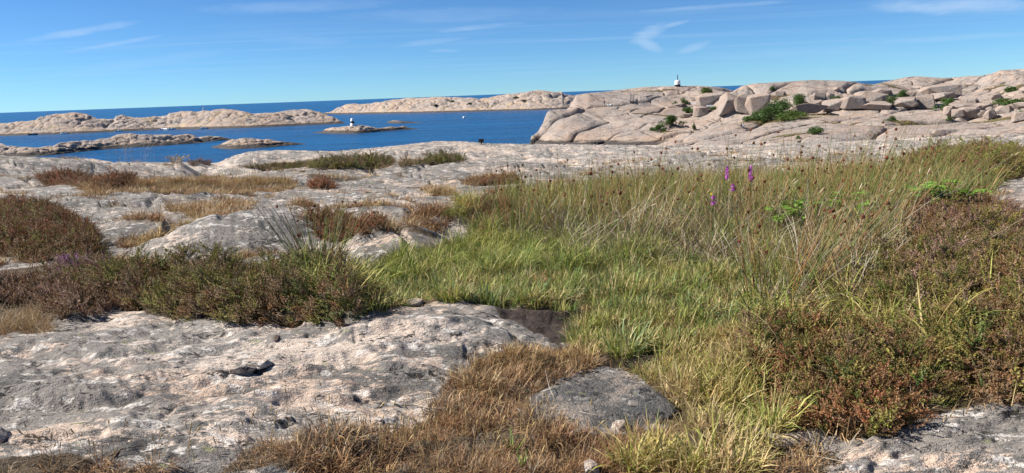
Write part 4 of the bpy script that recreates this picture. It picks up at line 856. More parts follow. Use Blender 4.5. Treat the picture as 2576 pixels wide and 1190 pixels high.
for i, (u, v, n, h, hd, w) in enumerate([(1365, 590, 44, (.6, .98), 14, .0), (1450, 575, 44, (.55, .95), 15, .02), (1540, 570, 40, (.55, .98), 14, .03), (1640, 565, 46, (.6, 1.0), 15, .05), (1730, 560, 44, (.6, 1.02), 15, .06), (1815, 575, 44, (.6, 1.08), 15, .06), (1905, 570, 50, (.65, 1.12), 17, .1),
                                         (1990, 570, 50, (.65, 1.15), 18, .14), (2070, 565, 52, (.7, 1.18), 19, .17), (2150, 560, 52, (.7, 1.2), 19, .2), (2230, 545, 46, (.7, 1.15), 17, .24), (2110, 640, 40, (.55, 1.0), 12, .28), (1600, 610, 30, (.45, .8), 7, .05), (2190, 610, 36, (.55, 1.0), 10, .34)]):
    rush(u, v+(-14, 22, 4, -20, 16)[i % 5], n, (h[0]*.6, h[1]*(.86, 1.12, .98, 1.05)[i % 4]), hd, RX_.get(i) or RL % ORD[i], (w, 0), .24, (.14, .28, .2)[i % 3], .14, 20+i, RG, brown=.38)

# ---- broad leaved plants
def leaflet(V, Fc, C, base, d, nrm, L, W, col):
    d = d/np.linalg.norm(d); s = np.cross(d, nrm); s /= np.linalg.norm(s)+1e-9; n2 = np.cross(s, d); k = len(V)
    for t, w, z in ((0, .12, 0), (.3, .9, .10), (.6, .85, .08), (1, .04, -.12)):
        V.extend([base+d*L*t-s*W*w/2+n2*L*(z+.05), base+d*L*t+n2*L*(z-.02), base+d*L*t+s*W*w/2+n2*L*(z+.05)]); C.extend([col]*3)
    for i in range(3): Fc.extend([[k+3*i, k+3*i+1, k+3*i+4, k+3*i+3], [k+3*i+1, k+3*i+2, k+3*i+5, k+3*i+4]])
def pinnate(seed, L, pairs, ll, lw):
    r = np.random.default_rng(seed); V, Fc, C = [], [], []; pts = [np.array([L*t, 0, .35*L*t-.32*L*t*t]) for t in np.linspace(0, 1, 6)]
    tube(V, Fc, C, pts, .0022, np.array((.12, .14, .04)), 3)
    for i in range(pairs+1):
        t = .25+.75*i/pairs; b = np.array([L*t, 0, .35*L*t-.32*L*t*t]); col = np.array((.18, .31, .05))*r.uniform(.5, 1.3)
        if i == pairs: leaflet(V, Fc, C, b, np.array([1, 0, -.1]), np.array([0, 0, 1.]), ll, lw, col); break
        for s in (-1, 1): leaflet(V, Fc, C, b, np.array([.55, s, r.normal(0, .12)]), np.array([0, 0, 1.]), ll*r.uniform(.85, 1.1), lw, col)
    me = mesh_np('leaf', V, Fc); cattr(me, C); me.materials.append(M_LEAFV); return me
LEAVES = [pinnate(i, .19, 5, .065, .032) for i in range(3)]
def seedling(u, v, n, H, label, spread=.2, seed=0, sc=1.0, lift=.2):
    r = np.random.default_rng(seed); g = ground(u, v); root = thing('leafy_seedling', label, 'plant', g); V, Fc, C = [], [], []; kids = []
    for i in range(max(3, n//4)):
        a = r.uniform(0, 6.28); tp = np.array([math.cos(a)*spread*r.uniform(.3, 1), math.sin(a)*spread*.6, H*r.uniform(.75, 1.1)]); pts = [np.array([0, 0, -.02]), tp*np.array([.4, .4, .55]), tp]
        tube(V, Fc, C, pts, [.005, .004, .002], np.array((.11, .09, .05)), 4)
        for j in range(4):
            o = bpy.data.objects.new('leaf', LEAVES[r.integers(0, 3)]); COL.objects.link(o); kids.append(o)
            t = .55+.45*j/3; o.location = pts[1]+(pts[2]-pts[1])*max(0, (t-.5)*2); o.rotation_euler = (r.normal(0, .25), r.normal(-.05, .25), r.uniform(0, 6.28)); s = r.uniform(.8, 1.2)*sc; o.scale = (s, s, s)
    me = mesh_np('stem', V, Fc); cattr(me, C); so = link('stem', me, M_STEM, root)
    for o in kids: o.parent = so
seedling(2385, 555, 28, .38, 'leafy seedling with bright arching feathered leaves on the bank heather', .34, 1, 1.05)
seedling(2120, 590, 20, .40, 'leafy seedling half hidden among the leaning rushes', .25, 2, .9)
seedling(1975, 600, 22, .38, 'leafy seedling beside the purple flower spikes', .26, 3, .9)
seedling(2150, 510, 8, .3, 'small leafy seedling behind the rush bed', .2, 4, .8)

# ---- purple spikes and yellow flower
M_PUR = flat_mat('purple_petals', (.58, .11, .55), .6, .2, 0, .35, 90); M_YEL = flat_mat('yellow_petals', (.75, .55, .03), .6, .2, 0, .2, 60)
def spike_mesh(seed, H, R_):
    r = np.random.default_rng(seed); V, Fc = [], []
    for i in range(int(120*H/.14)):
        z = r.uniform(0, H); a = r.uniform(0, 6.28); w = R_*(1-.6*(z/H)**2)*r.uniform(.35, 1.0)*(.75+.35*math.sin(z*190)); p = np.array([math.cos(a)*w, math.sin(a)*w, z]); d = r.normal(0, 1, 3); d /= np.linalg.norm(d); e = np.cross(d, r.normal(0, 1, 3)); e /= np.linalg.norm(e); s = r.uniform(.006, .011); k = len(V)
        V += [p-d*s, p+e*s*.7, p+d*s, p-e*s*.7]; Fc.append([k, k+1, k+2, k+3])
    me = mesh_np('flower_spike', V, Fc, False); me.materials.append(M_PUR); return me
def loosestrife(u, v, ztop_v, H, label, seed, dist_uv=None):
    r = np.random.default_rng(seed); g = ground(u, v); d = math.hypot(g[0], g[1]); top = at_d(u, ztop_v, d); Ht = top[2]-g[2]
    root = thing('purple_flower', label, 'flower', g); V, Fc, C = [], [], []
    tube(V, Fc, C, [np.array([0, 0, -.02]), np.array([.01, 0, Ht*.5]), np.array([0, 0, Ht*.98])], [.0035, .003, .002], np.array((.10, .10, .035)), 4)
    me = mesh_np('stem', V, Fc); cattr(me, C); stem_o = link('stem', me, M_STEM, root)
    sp = link('flower_spike', spike_mesh(seed, H, .032), None, root); sp.location = (0, 0, Ht-H)
    for i in range(10):
        V, Fc, C = [], [], []; leaflet(V, Fc, C, np.zeros(3), np.array([1, 0, .35]), np.array([0, 0, 1.]), .07, .018, np.array((.075, .14, .04))*r.uniform(.7, 1.3)); me = mesh_np('leaf', V, Fc); cattr(me, C); me.materials.append(M_LEAFV)
        o = link('leaf', me, None, stem_o); o.location = (0, 0, (Ht-H)*(.35+.6*i/10)); o.rotation_euler = (0, -.2, i*1.57+(i//2)*.6)
loosestrife(1826, 585, 418, .16, 'tallest purple flower spike standing in the rushes', 1)
loosestrife(1884, 585, 416, .175, 'purple flower spike with dark stem next to the tallest one', 2)
loosestrife(1840, 640, 462, .075, 'short purple flower spike, lower than its tall neighbours', 3)
loosestrife(1792, 650, 492, .095, 'low purple flower spike above the fallen straw', 4)
g = ground(1785, 590); top = at_d(1785, 487, math.hypot(g[0], g[1])); Ht = top[2]-g[2]
root = thing('yellow_flower', 'single small yellow flower beside the purple spikes', 'flower', g)
V, Fc, C = [], [], []; tube(V, Fc, C, [np.array([0, 0, -.02]), np.array([.01, 0, Ht*.5]), np.array([0, 0, Ht])], .002, np.array((.1, .12, .04)), 4); me = mesh_np('stem', V, Fc); cattr(me, C); link('stem', me, M_STEM, root)
V, Fc = [], []
for i in range(14):
    a = i*2*math.pi/14; k = len(V); dr = np.array([math.cos(a), math.sin(a), .25]); s = np.array([-math.sin(a), math.cos(a), 0])*.004; V += [np.zeros(3), dr*.012-s, dr*.022, dr*.012+s]; Fc.append([k, k+1, k+2, k+3])
o = link('flower_head', mesh_np('flower_head', V, Fc, False), M_YEL, root); o.location = (0, 0, Ht); o.rotation_euler = (.9, 0, .3)

# ---- seed stalks of dry grass (plumes) as one mesh per patch
def plume_stuff(name, pts, H, label, head=.05, rad=.0012, seed=0, col=(.42, .30, .14), lean=.15):
    r = np.random.default_rng(seed); V, Fc, C = [], [], []
    for g in pts:
        L = r.uniform(*H); d = np.array([r.normal(.05, lean), r.normal(0, lean), 1.]); p0 = np.array(g)-[0, 0, .01]; pts_ = [p0+d*L*t+np.array([.18*t*t*L*d[0]*3, 0, -.06*t*t*L]) for t in np.linspace(0, 1, 5)]
        c = np.array(col)*r.uniform(.7, 1.2); tube(V, Fc, C, pts_, [rad*1.2, rad, rad, rad*.8, rad*.5], c, 3)
        dd = pts_[-1]-pts_[-2]; dd /= np.linalg.norm(dd); hl = head*r.uniform(.7, 1.3); hp = [pts_[-1]+dd*hl*t for t in (-.25, .1, .4, .75, 1.)]
        tube(V, Fc, C, hp, [rad*.5, rad*2.8, rad*3.2, rad*2, rad*.2], c*1.15, 4)
    me = mesh_np(name, V, Fc); cattr(me, C); return link(name, me, M_STEM, None, kind='stuff', label=label, category='grass')
rr = np.random.default_rng(5)
plume_stuff('seed_stalks', [ground(u, v) for u, v in zip(rr.uniform(640, 1480, 70), rr.uniform(1080, 1185, 70))], (.10, .26), 'thin dry seed stalks over the brown mat', .03, .0011, 1)
plume_stuff('rim_plumes', [ground(u, v) for u, v in zip(rr.uniform(270, 395, 16), rr.uniform(409, 414, 16))], (.4, .85), 'pale grass plumes on the rock rim above the sea', .16, .004, 2, (.5, .42, .33))
plume_stuff('rim_tuft', [ground(u, v) for u, v in zip(rr.uniform(432, 460, 60), rr.uniform(409, 414, 60))], (.15, .35), 'straw coloured grass tuft on the rock rim above the sea', .06, .006, 3, (.40, .28, .13), .5)
plume_stuff('shelf_plumes', [ground(u, v) for u, v in zip(rr.uniform(380, 740, 90), rr.uniform(450, 500, 90))], (.2, .42), 'dry seed plumes standing on the far rock shelf', .07, .0022, 4, (.44, .30, .12))
plume_stuff('bank_plumes', [ground(u, v) for u, v in zip(rr.uniform(1300, 2450, 60), rr.uniform(540, 700, 60))], (.5, .95), 'bleached grass stalks leaning among the rushes', .05, .0018, 6, (.42, .34, .22), .45)
plume_stuff('hedge_plumes', [ground(u, v) for u, v in zip(rr.uniform(20, 560, 18), rr.uniform(690, 780, 18))], (.25, .5), 'dry golden stalks poking out of the heather hedge', .05, .0016, 7, (.42, .26, .09), .25)
plume_stuff('rock_edge_stalks', [ground(u, v) for u, v in zip(rr.uniform(60, 620, 26), rr.uniform(1130, 1190, 26))], (.08, .2), 'scattered dry stalks along the rock edge', .03, .0012, 8, (.40, .27, .12), .2)

# ---- sticks and stones
M_DEAD = flat_mat('bleached_wood', (.42, .37, .30), .8, .2, 0, .3, 30)
def stick(pix, rad, label, lift=.012, forks=(), seed=0):
    P = [ground(u, v) for u, v in pix]; b = P[0].copy(); V, Fc, C = [], [], []
    n = len(P); pts = [p-b+np.array([0, 0, lift+rad]) for p in P]; tube(V, Fc, C, pts, [rad*(1-.6*i/(n-1)) for i in range(n)], np.array((.4, .35, .28)), 6)
    root = thing('dead_stick', label, 'stick', b); wood = link('wood', mesh_np('wood', V, Fc), M_DEAD, root)
    for f in forks:
        V, Fc, C = [], [], []; q = [ground(u, v)-b+np.array([0, 0, lift+.01+.02*i]) for i, (u, v) in enumerate(f)]; tube(V, Fc, C, q, [rad*.5]*(len(q)-1)+[rad*.2], np.array((.4, .35, .28)), 5); link('twig', mesh_np('twig', V, Fc), M_DEAD, wood)
stick([(985, 1018), (1010, 1027), (1040, 1026), (1070, 1034), (1100, 1046)], .006, 'bleached forked stick lying between the pale rock and the dry mat', .012, [[(1040, 1026), (1075, 1022), (1095, 1028)], [(1050, 1030), (1080, 1048), (1130, 1056)]])
stick([(560, 806), (640, 802), (700, 803), (760, 812), (830, 822)], .004, 'thin grey stick at the foot of the dark hedge', .02, [[(700, 803), (720, 790), (735, 772)]])
stick([(1920, 1142), (1990, 1150), (2060, 1160), (2130, 1172)], .0025, 'long straw stick lying on the grey slab', .012)
stick([(1395, 1022), (1440, 1045), (1480, 1058), (1520, 1062)], .003, 'pale dry stick across the edge of the grey boulder slab', .03, [[(1395, 1022), (1382, 1000), (1372, 960)]])
def stone_mesh(name, dims, seed, npt=22, bev=.06, flat=False, sub=True):
    r = np.random.default_rng(seed); p = r.normal(0, 1, (npt, 3)); p /= np.abs(p).max(1, keepdims=True)**.7*np.linalg.norm(p, axis=1, keepdims=True)**.3; p *= r.uniform(.8, 1, (npt, 1))
    bm = bmesh.new()
    for q in p: bm.verts.new(q*np.array(dims)/2)
    bmesh.ops.convex_hull(bm, input=bm.verts); bmesh.ops.delete(bm, geom=[v for v in bm.verts if not v.link_faces], context='VERTS')
    bmesh.ops.dissolve_limit(bm, angle_limit=.28, verts=bm.verts, edges=bm.edges)
    if bev: bmesh.ops.bevel(bm, geom=list(bm.edges), offset=bev*min(dims), segments=2, affect='EDGES', profile=.6)
    bmesh.ops.triangulate(bm, faces=bm.faces)
    if sub:
        bmesh.ops.subdivide_edges(bm, edges=[e for e in bm.edges if e.calc_length() > .25*min(dims)], cuts=1, use_grid_fill=True)
        for v in bm.verts: v.co += Vector(r.normal(0, .012, 3))*min(dims)
    me = bpy.data.meshes.new(name); bm.to_mesh(me); bm.free()
    for f in me.polygons: f.use_smooth = not flat
    return me
M_STONE = rock_mat('loose_stone', (.48, .41, .35), (.45, .34, .26), (.15, .145, .14), (.04, .036, .034), lichen=.5, scale=3.0, bump=(1.0, .02), soil=False)
M_DARKST = rock_mat('dark_stone', (.10, .075, .06), (.12, .08, .06), (.06, .05, .045), (.03, .025, .02), lichen=.5, scale=4.0, bump=(1.0, .015), soil=False, whites=0, green=0)
for u, v, dm, lb, mt, sd_ in [(1045, 768, (.17, .10, .08), 'smooth brown stone wedged between the green grass and the pale rock', M_STONE, 1), (1485, 1186, (.10, .07, .06), 'pale fist sized stone in the brown mat below the grey boulder slab', M_STONE, 2),
                              (640, 925, (.26, .14, .07), 'flat lichened stone propped on the pale rock', M_ROCK, 3), (612, 940, (.17, .12, .08), 'small round stone tucked under the flat propped stone', M_ROCK, 4),
                              (695, 853, (.07, .05, .035), 'little dark brown stone on the pale rock', M_DARKST, 5), (5, 1105, (.14, .12, .09), 'grey stone lying at the edge of the lichened rock', M_ROCK, 7),
                              (1560, 1075, (.10, .07, .05), 'grey stone at the lower edge of the boulder slab', M_STONE, 8)]:
    g = ground(u, v); me = stone_mesh('stone', dm, sd_); me.materials.append(mt); o = link('stone', me, None, None, label=lb, category='stone'); o.location = g+np.array([0, 0, dm[2]*.22]); o.rotation_euler = (0, .1, sd_*.9)
# the grey boulder slab in the grass
P = ground(1515, 1015); me = stone_mesh('boulder', (.82, .62, .13), 40, 60, .1); me.materials.append(rock_mat('grey_slab', (.19, .175, .16), (.30, .25, .205), (.075, .075, .072), (.025, .025, .025), .9, 1.6, (1.0, .05), False, whites=.2)); o = link('boulder', me, None, None, label='half buried grey boulder slab ringed by dry grass', category='boulder'); o.location = P+np.array([0, 0, -.025]); o.rotation_euler = (.06, .03, .4)
for u, v, s, lb in [(1290, 1135, 1.0, 'bright green grass tuft alone in the brown mat'), (1310, 1180, .7, 'small green grass sprout in the brown mat under the bright tuft')]:
    g = ground(u, v); me = blade_mesh('blades', 16, (.07*s, .16*s), .025, .006, .5, .5, int(u)); m_ = flat_mat('fresh_green_%d' % u, (.16, .26, .05), .5, .25, 0, .25, 20)
    o = link('grass_tuft', me, m_, None, label=lb, category='grass tuft', kind='stuff'); o.location = g
# ------------------------------------------------------------------ far things: boulders, bushes, beacons, boats, people
P_PER = FPX
def bm_box(bm, c, s, rot=None):
    m = Matrix.Translation(c) @ (rot.to_4x4() if rot is not None else Matrix.Identity(4)) @ Matrix.Diagonal((*s, 1)); bmesh.ops.create_cube(bm, size=1, matrix=m)
def bm_cyl(bm, a, b, r1, r2=None, seg=10):
    a, b = Vector(a), Vector(b); d = b-a; m = Matrix.Translation((a+b)/2) @ d.to_track_quat('Z', 'Y').to_matrix().to_4x4(); bmesh.ops.create_cone(bm, cap_ends=True, segments=seg, radius1=r1, radius2=r1 if r2 is None else r2, depth=d.length, matrix=m)
def bm_obj(name, bm, mat, parent=None, smooth=False, **kw):
    me = bpy.data.meshes.new(name); bm.to_mesh(me); bm.free()
    for f in me.polygons: f.use_smooth = smooth
    return link(name, me, mat, parent, **kw)
# ---- boulders on the headland
M_BOULD = rock_mat('boulder_granite', (.325, .263, .222), (.31, .235, .187), (.21, .185, .165), (.06, .05, .042), lichen=.34, scale=.2, bump=(.9, .25), soil=False, green=.3, whites=.1, fine=.03)
def block_mesh(dims, seed):
    r = np.random.default_rng(seed); bm = bmesh.new(); cs = [np.array([a, b, c])*(1-r.uniform(0, .62, 3)*np.array([1, 1, .85])) for a in (-1, 1) for b in (-1, 1) for c in (-1, 1)]+[r.uniform(-.55, .55, 3)+np.array(q)*.98*r.uniform(.9, 1.05) for q in ([1, 0, .1], [-1, 0, .1], [0, -1, .1], [0, 0, 1], [.4, -.6, .8], [-.5, -.5, .7])]
    for q in cs: bm.verts.new(np.clip(q, -1.1, 1.1)*np.array(dims)/2)
    bmesh.ops.convex_hull(bm, input=bm.verts); bmesh.ops.delete(bm, geom=[v for v in bm.verts if not v.link_faces], context='VERTS'); bmesh.ops.dissolve_limit(bm, angle_limit=.15, verts=bm.verts, edges=bm.edges)
    bmesh.ops.bevel(bm, geom=list(bm.edges), offset=.03*min(dims), segments=1, affect='EDGES'); bmesh.ops.triangulate(bm, faces=bm.faces)
    me = bpy.data.meshes.new('boulder'); bm.to_mesh(me); bm.free(); return me
BG = 'rubble boulders on the headland'; BL = 'angular pale granite boulder in the rubble on the headland'
BLABEL = {20: 'dark shaded square boulder behind the long low block', 21: 'upright boulder squeezed behind the dark square one', 22: 'pale sloping boulder next to the large square greenish one', 23: 'flat pale slab lying under the tilted dark slab', 24: 'long smooth boulder between the upright bush and the overhanging slab', 25: 'tall boulder with a shaded flank below the overhanging slab',
  26: 'rounded grey boulder perched above the large square greenish one', 28: 'wide boulder propping up the huge overhanging slab', 29: 'thin pointed stone beside the bright green bush', 30: 'broad flat topped boulder past the bright green bush', 32: 'large pale wedge boulder at the foot of the rubble', 35: 'smooth rounded boulder at the grassy end of the rubble', 38: 'pale boulder sitting on the long low block', 60: 'flat pale rock beside the round dark bush', 61: 'big rounded rock mass above the white bench', 62: 'small rock on the ledge below the beacon', 63: 'rock step in the cleft above the white bench'}
def boulder(x0, y0, x1, y1, zf=None, label=None, depth=.8, seed=0, sink=.15, rot=None, npt=16):
    u0, v0 = (zf or z4)(x0, y0); u1, v1 = (zf or z4)(x1, y1); um = (u0+u1)/2; g = head(um, v1); d = np.linalg.norm(g-EYE); w = (u1-u0)/P_PER*d*1.08; h = (v1-v0)/P_PER*d*1.12
    r = np.random.default_rng(seed); me = block_mesh((w, w*depth, h*(1+sink)), 300+seed); me.materials.append(M_BOULD)
    label = label or BLABEL.get(seed); o = link('boulder', me, None, None, label=label or BL, category='boulder')
    if label is None: o['group'] = BG
    az = math.atan2(g[0], g[1]); o.location = g+np.array([math.sin(az)*w*depth*.35, math.cos(az)*w*depth*.35, h*.5-h*sink*.5]); o.rotation_euler = (r.normal(0, .05), r.normal(0, .06), -az+(r.normal(0, .25) if rot is None else rot))
boulder(1945, 305, 2115, 492, z3, 'tall pale granite block with split face beside the big bush, its left end', .9, 1, .1, .15, 26)
boulder(2105, 320, 2250, 492, z3, 'narrow pale granite block, the middle of the split wall beside the big bush', 1.0, 2, .1, .1, 26)
boulder(2235, 315, 2470, 490, z3, 'broad granite block with a dark shaded face touching the big bush', .9, 3, .1, .45, 26)
boulder(1715, 405, 1835, 500, z3, 'pointed pale boulder below the white bench', .9, 4)
boulder(1540, 212, 1865, 305, z4, 'huge overhanging granite slab with a dark shaded front', .7, 5, .1, .35)
boulder(945, 285, 1165, 392, z4, 'tilted granite slab with a dark underside in the rubble', .7, 6, .1, .4)
boulder(720, 325, 975, 442, z4, 'large square granite boulder, greenish on its flank', .8, 7, .1, .3)
boulder(228, 398, 565, 482, z4, 'long low granite block with a dark front beside the big bush', .5, 8, .1, .3)
for i, b in enumerate([(420, 285, 575, 382), (555, 272, 655, 362), (565, 358, 765, 452), (980, 372, 1215, 442), (1270, 332, 1495, 407), (1480, 325, 1665, 432), (905, 272, 1025, 332), (1400, 272, 1485, 322), (1620, 283, 1845, 347), (1775, 415, 1845, 492), (1838, 393, 2035, 462), (1845, 452, 1955, 512), (1925, 438, 2125, 522), (2105, 458, 2195, 512), (2185, 455, 2285, 520),
                       (2470, 478, 2590, 556), (2490, 378, 2590, 422), (2300, 418, 2425, 472), (430, 353, 555, 407), (540, 358, 612, 412), (1090, 245, 1255, 285), (2240, 290, 2340, 330), (2380, 395, 2470, 440), (1960, 330, 2100, 372), (2120, 380, 2240, 420), (1330, 290, 1410, 335), (80, 255, 170, 300), (660, 215, 720, 250), (2050, 395, 2130, 430)]): boulder(*b, z4, None, .8, 20+i, .12)
for i, b in enumerate([(1570, 480, 1680, 520), (1730, 285, 1990, 400), (1490, 375, 1600, 400), (1660, 300, 1760, 345)]): boulder(*b, z3, None, .8, 60+i, .12)

# ---- bushes
M_BUSH = vcol_mat('bush_leaf', .5, .3); M_TWIG = flat_mat('bush_wood', (.12, .09, .07), .8)
def bush(g, w, h, label, seed, group=None, col=(.050, .105, .022), flat=.8):
    r = np.random.default_rng(seed); root = thing('bush', label, 'bush', g, 0, group); V, Fc, C = [], [], []
    nb = int(7+w*2.0); cen = np.c_[r.normal(0, w*.24, nb), r.normal(0, w*.24*flat, nb), r.uniform(.2, .75, nb)*h]; cen[:, 2] *= np.clip(1.25-np.abs(cen[:, 0])/(w*.55), .35, 1)
    n = int(min(2600, 260*max(w*h, 2)))
    for i in range(n):
        c = cen[r.integers(0, nb)]; d = r.normal(0, 1, 3); d /= np.linalg.norm(d); p = c+d*np.array([w*.19, w*.19, h*.24])*r.uniform(.5, 1.05); p[2] = max(p[2], .05)
        s = r.uniform(.07, .15)*max(.8, min(1.5, w*.3)); a = r.normal(0, 1, 3); a /= np.linalg.norm(a); b = np.cross(a, d+r.normal(0, .5, 3)); b /= np.linalg.norm(b)+1e-9; k = len(V)
        V += [p-a*s, p+b*s*.55, p+a*s, p-b*s*.55]; Fc.append([k, k+1, k+2, k+3]); q = np.array(col)*r.uniform(.65, 1.5); q[0] *= r.uniform(.8, 1.5); C += [q]*4
    me = mesh_np('foliage', V, Fc, False); cattr(me, C); link('foliage', me, M_BUSH, root, kind='stuff')
    V, Fc, C = [], [], []
    for c in cen: tube(V, Fc, C, [np.array([r.normal(0, .1*w), 0, -.3]), c*np.array([.5, .5, .5]), c], [.06, .045, .02], np.array((.1, .08, .06)), 4)
    link('branches', mesh_np('branches', V, Fc), M_TWIG, root, kind='stuff')
def bush_px(x0, y0, x1, y1, zf, label, seed, group=None, **kw):
    u0, v0 = zf(x0, y0); u1, v1 = zf(x1, y1); g = head((u0+u1)/2, v1-2); d = np.linalg.norm(g-EYE); bush(g-np.array([0, 0, .2]), (u1-u0)/P_PER*d, (v1-v0)/P_PER*d*1.1, label, seed, group, **kw)
bush_px(-20, 330, 255, 535, z4, 'big spreading green bush at the foot of the split granite wall', 1)
bush_px(2380, 360, 2600, 550, z3, 'dense green bush against the dark shaded granite block', 8)
bush_px(2225, 450, 2430, 552, z3, 'low green thicket spreading out from the dark shaded granite block', 9)
bush_px(90, 450, 420, 545, z4, 'low green apron of scrub in front of the big spreading bush', 10, col=(.07, .12, .025))
bush_px(225, 285, 392, 425, z4, 'rounded green bush growing up against the granite wall', 2)
bush_px(1395, 490, 1572, 605, z3, 'round dark green bush on the bare slope below the beacon headland', 3)
bush_px(1265, 585, 1400, 655, z3, 'low green scrub trailing downhill from the round dark bush', 4)
bush_px(1770, 208, 1878, 275, z3, 'light green bush on the headland crest beside the white beacon', 5, col=(.075, .125, .022))
bush_px(1730, 333, 1865, 435, z4, 'bright green bush beside the overhanging granite slab', 6, col=(.06, .13, .025))
bush_px(1185, 280, 1282, 412, z4, 'upright green bush behind the tilted granite slab', 7)
SG, SL = 'green scrub bushes on the headland', 'small green scrub bush in a hollow of the headland'
SLAB = ['dark green bush in the cleft above the white bench', 'green bush below the white bench', 'light green bush leaning on the pointed boulder', 'narrow strip of green scrub in the slope joint', 'low scrub behind the pointed boulder', 'green bush between the dark square boulder and the large square one', 'loose grey green bush behind the upright bush', 'thin green bush against the tall shaded boulder', 'trailing scrub on top of the overhanging slab',
        None, None, 'wide low green scrub under the highest crest', 'grey green bush at the foot of the long smooth boulder', 'small bush at the foot of the pointed stone', 'round bush alone on the smooth lower slab', None, None, None, None, None]
for i, (b, zf) in enumerate([((1560, 310, 1645, 385), z3), ((1575, 400, 1682, 475), z3), ((1680, 395, 1805, 468), z3), ((1680, 560, 1725, 650), z3), ((1840, 400, 1945, 440), z3), ((625, 295, 735, 367), z4), ((1280, 250, 1402, 340), z4), ((1500, 350, 1590, 405), z4), ((1740, 208, 1862, 262), z4), ((2390, 208, 2510, 258), z4), ((2300, 315, 2445, 352), z4), ((2350, 340, 2590, 405), z4),
                             ((1195, 500, 1305, 558), z4), ((1780, 500, 1865, 545), z4), ((390, 600, 555, 692), z4), ((270, 690, 330, 735), z4), ((2505, 445, 2590, 482), z4), ((20, 205, 70, 250), z4), ((2480, 200, 2520, 250), z3), ((1490, 350, 1540, 385), z3)]): bush_px(*b, zf, SLAB[i] or SL, 30+i, None if SLAB[i] else SG)
# grass in the headland hollows
Q, T = [], []
for aa, d, ra, rd in HEAD_PATCH:
    n = int(ra*rd*14); t = rng.normal(0, .5, n); q = rng.normal(0, .5, n); a = aa+t*ra/d; rr_ = d+q*rd; Q.append(np.c_[np.sin(a)*rr_, np.cos(a)*rr_])
ck = np.argwhere((crack > .55) & (fbm(HX/12, HY/12, 2, 95) > .0)); ck = ck[rng.choice(len(ck), min(6000, len(ck)), False)]
Q.append(np.c_[HX[ck[:, 0], ck[:, 1]], HY[ck[:, 0], ck[:, 1]]]); Q = np.concatenate(Q); n = len(Q); s_ = rng.uniform(1.2, 2.8, n)
scatter('headland_grass', 'lush', np.c_[Q, hz_at(Q[:, 0], Q[:, 1])-.03], np.c_[rng.normal(0, .2, n), rng.normal(0, .2, n), rng.uniform(0, 6, n)], np.c_[s_, s_, s_*.8], pick_cols(n, [G3, Y2, D1, G1, Y1, (.12, .06, .035)], rng.uniform(0, 1, n)), kind='stuff', label='green and yellow grass in the headland hollows', category='grass')

def isle_pt(I, u, v):
    X, Y, Z = [a.ravel() for a in I]; p = np.c_[X, Y, Z]-EYE; dz = p@F0; pu = CX+FPX*(p@RV)/dz; pv = CY-FPX*(p@UV)/dz
    k = np.hypot(pu-u, pv-v)+(Z < 0)*1e3+np.maximum(0, dz-dz.min())*.004; i = int(np.argmin(k)); return np.array([X[i], Y[i], Z[i]])
for i, (x, y, w, h) in enumerate([(1590, 147, 5, 2), (1850, 134, 5, 2), (2210, 86, 6, 2), (1720, 110, 7, 1.5), (2270, 105, 5, 1.5)]): bush(isle_pt(IF, *z2(x, y))-np.array([0, 0, .3]), w, h, 'low dark scrub bush on the farthest island', 80+i, 'scrub on the farthest island', (.045, .075, .02))

# ---- beacons
M_WHITE = flat_mat('white_masonry', (.80, .79, .76), .8, .2, 0, .06, 3); M_BLACK = flat_mat('black_paint', (.02, .02, .024), .7, .2, 0, .3, 4); M_POLE = flat_mat('dark_pole', (.03, .035, .05), .6)
def lathe(prof, seg=20, wob=0., seed=0):
    r = np.random.default_rng(seed); V = [[q*math.cos(2*math.pi*i/seg)*(1+wob*r.normal()), q*math.sin(2*math.pi*i/seg)*(1+wob*r.normal()), z] for q, z in prof for i in range(seg)]; n = len(prof); Fc = [[j*seg+i, j*seg+(i+1) % seg, (j+1)*seg+(i+1) % seg, (j+1)*seg+i] for j in range(n-1) for i in range(seg)]
    return mesh_np('lathe', V, Fc, wob == 0)
g = isle_pt(ID, *z2(945, 299)); d = np.linalg.norm(g-EYE); hh_ = 55/1.98154/1.5528/P_PER*d; rr_ = 31/1.98154/1.5528/P_PER*d/2
root = thing('navigation_beacon', 'white beacon tower with a black band on the small skerry', 'beacon', g-np.array([0, 0, .15])); H_ = hh_+.15
link('tower_base', lathe([(rr_, 0), (rr_*.97, H_*.38), (0, H_*.38)]), M_WHITE, root); link('black_band', lathe([(rr_*.975, H_*.38), (rr_*.9, H_*.64), (0, H_*.64)]), M_BLACK, root); link('tower_top', lathe([(rr_*.89, H_*.64), (rr_*.70, H_*.9), (rr_*.52, H_*.985), (rr_*.2, H_*1.02), (0, H_*1.02)]), M_WHITE, root)
bm = bmesh.new(); bm_cyl(bm, (0, 0, H_*1.0), (0, 0, H_*1.12), .05); bm_obj('lamp_stub', bm, M_POLE, root)
g = head(*z3(1537, 199)); d = np.linalg.norm(g-EYE); w_ = 58/4.0/P_PER*d; h_ = 57/4.0/P_PER*d; hp_ = 52/4.0/P_PER*d
root = thing('stone_beacon', 'white and black stone cairn beacon with a dark pole on the headland crest', 'beacon', g-np.array([0, 0, .25]))
link('black_base', lathe([(w_*.50, 0), (w_*.485, h_*.18+.25), (w_*.475, h_*.30+.25), (0, h_*.30+.25)], 14, .02, 3), M_BLACK, root); link('white_body', lathe([(w_*.48, h_*.295+.25), (w_*.47, h_*.5+.25), (w_*.44, h_*.8+.25), (w_*.39, h_+.25), (0, h_+.30)], 14, .022, 4), M_WHITE, root)
bm = bmesh.new(); bm_cyl(bm, (0, 0, h_*.9), (0, 0, h_+hp_+.25), .14, .12); bm_obj('pole', bm, M_POLE, root)

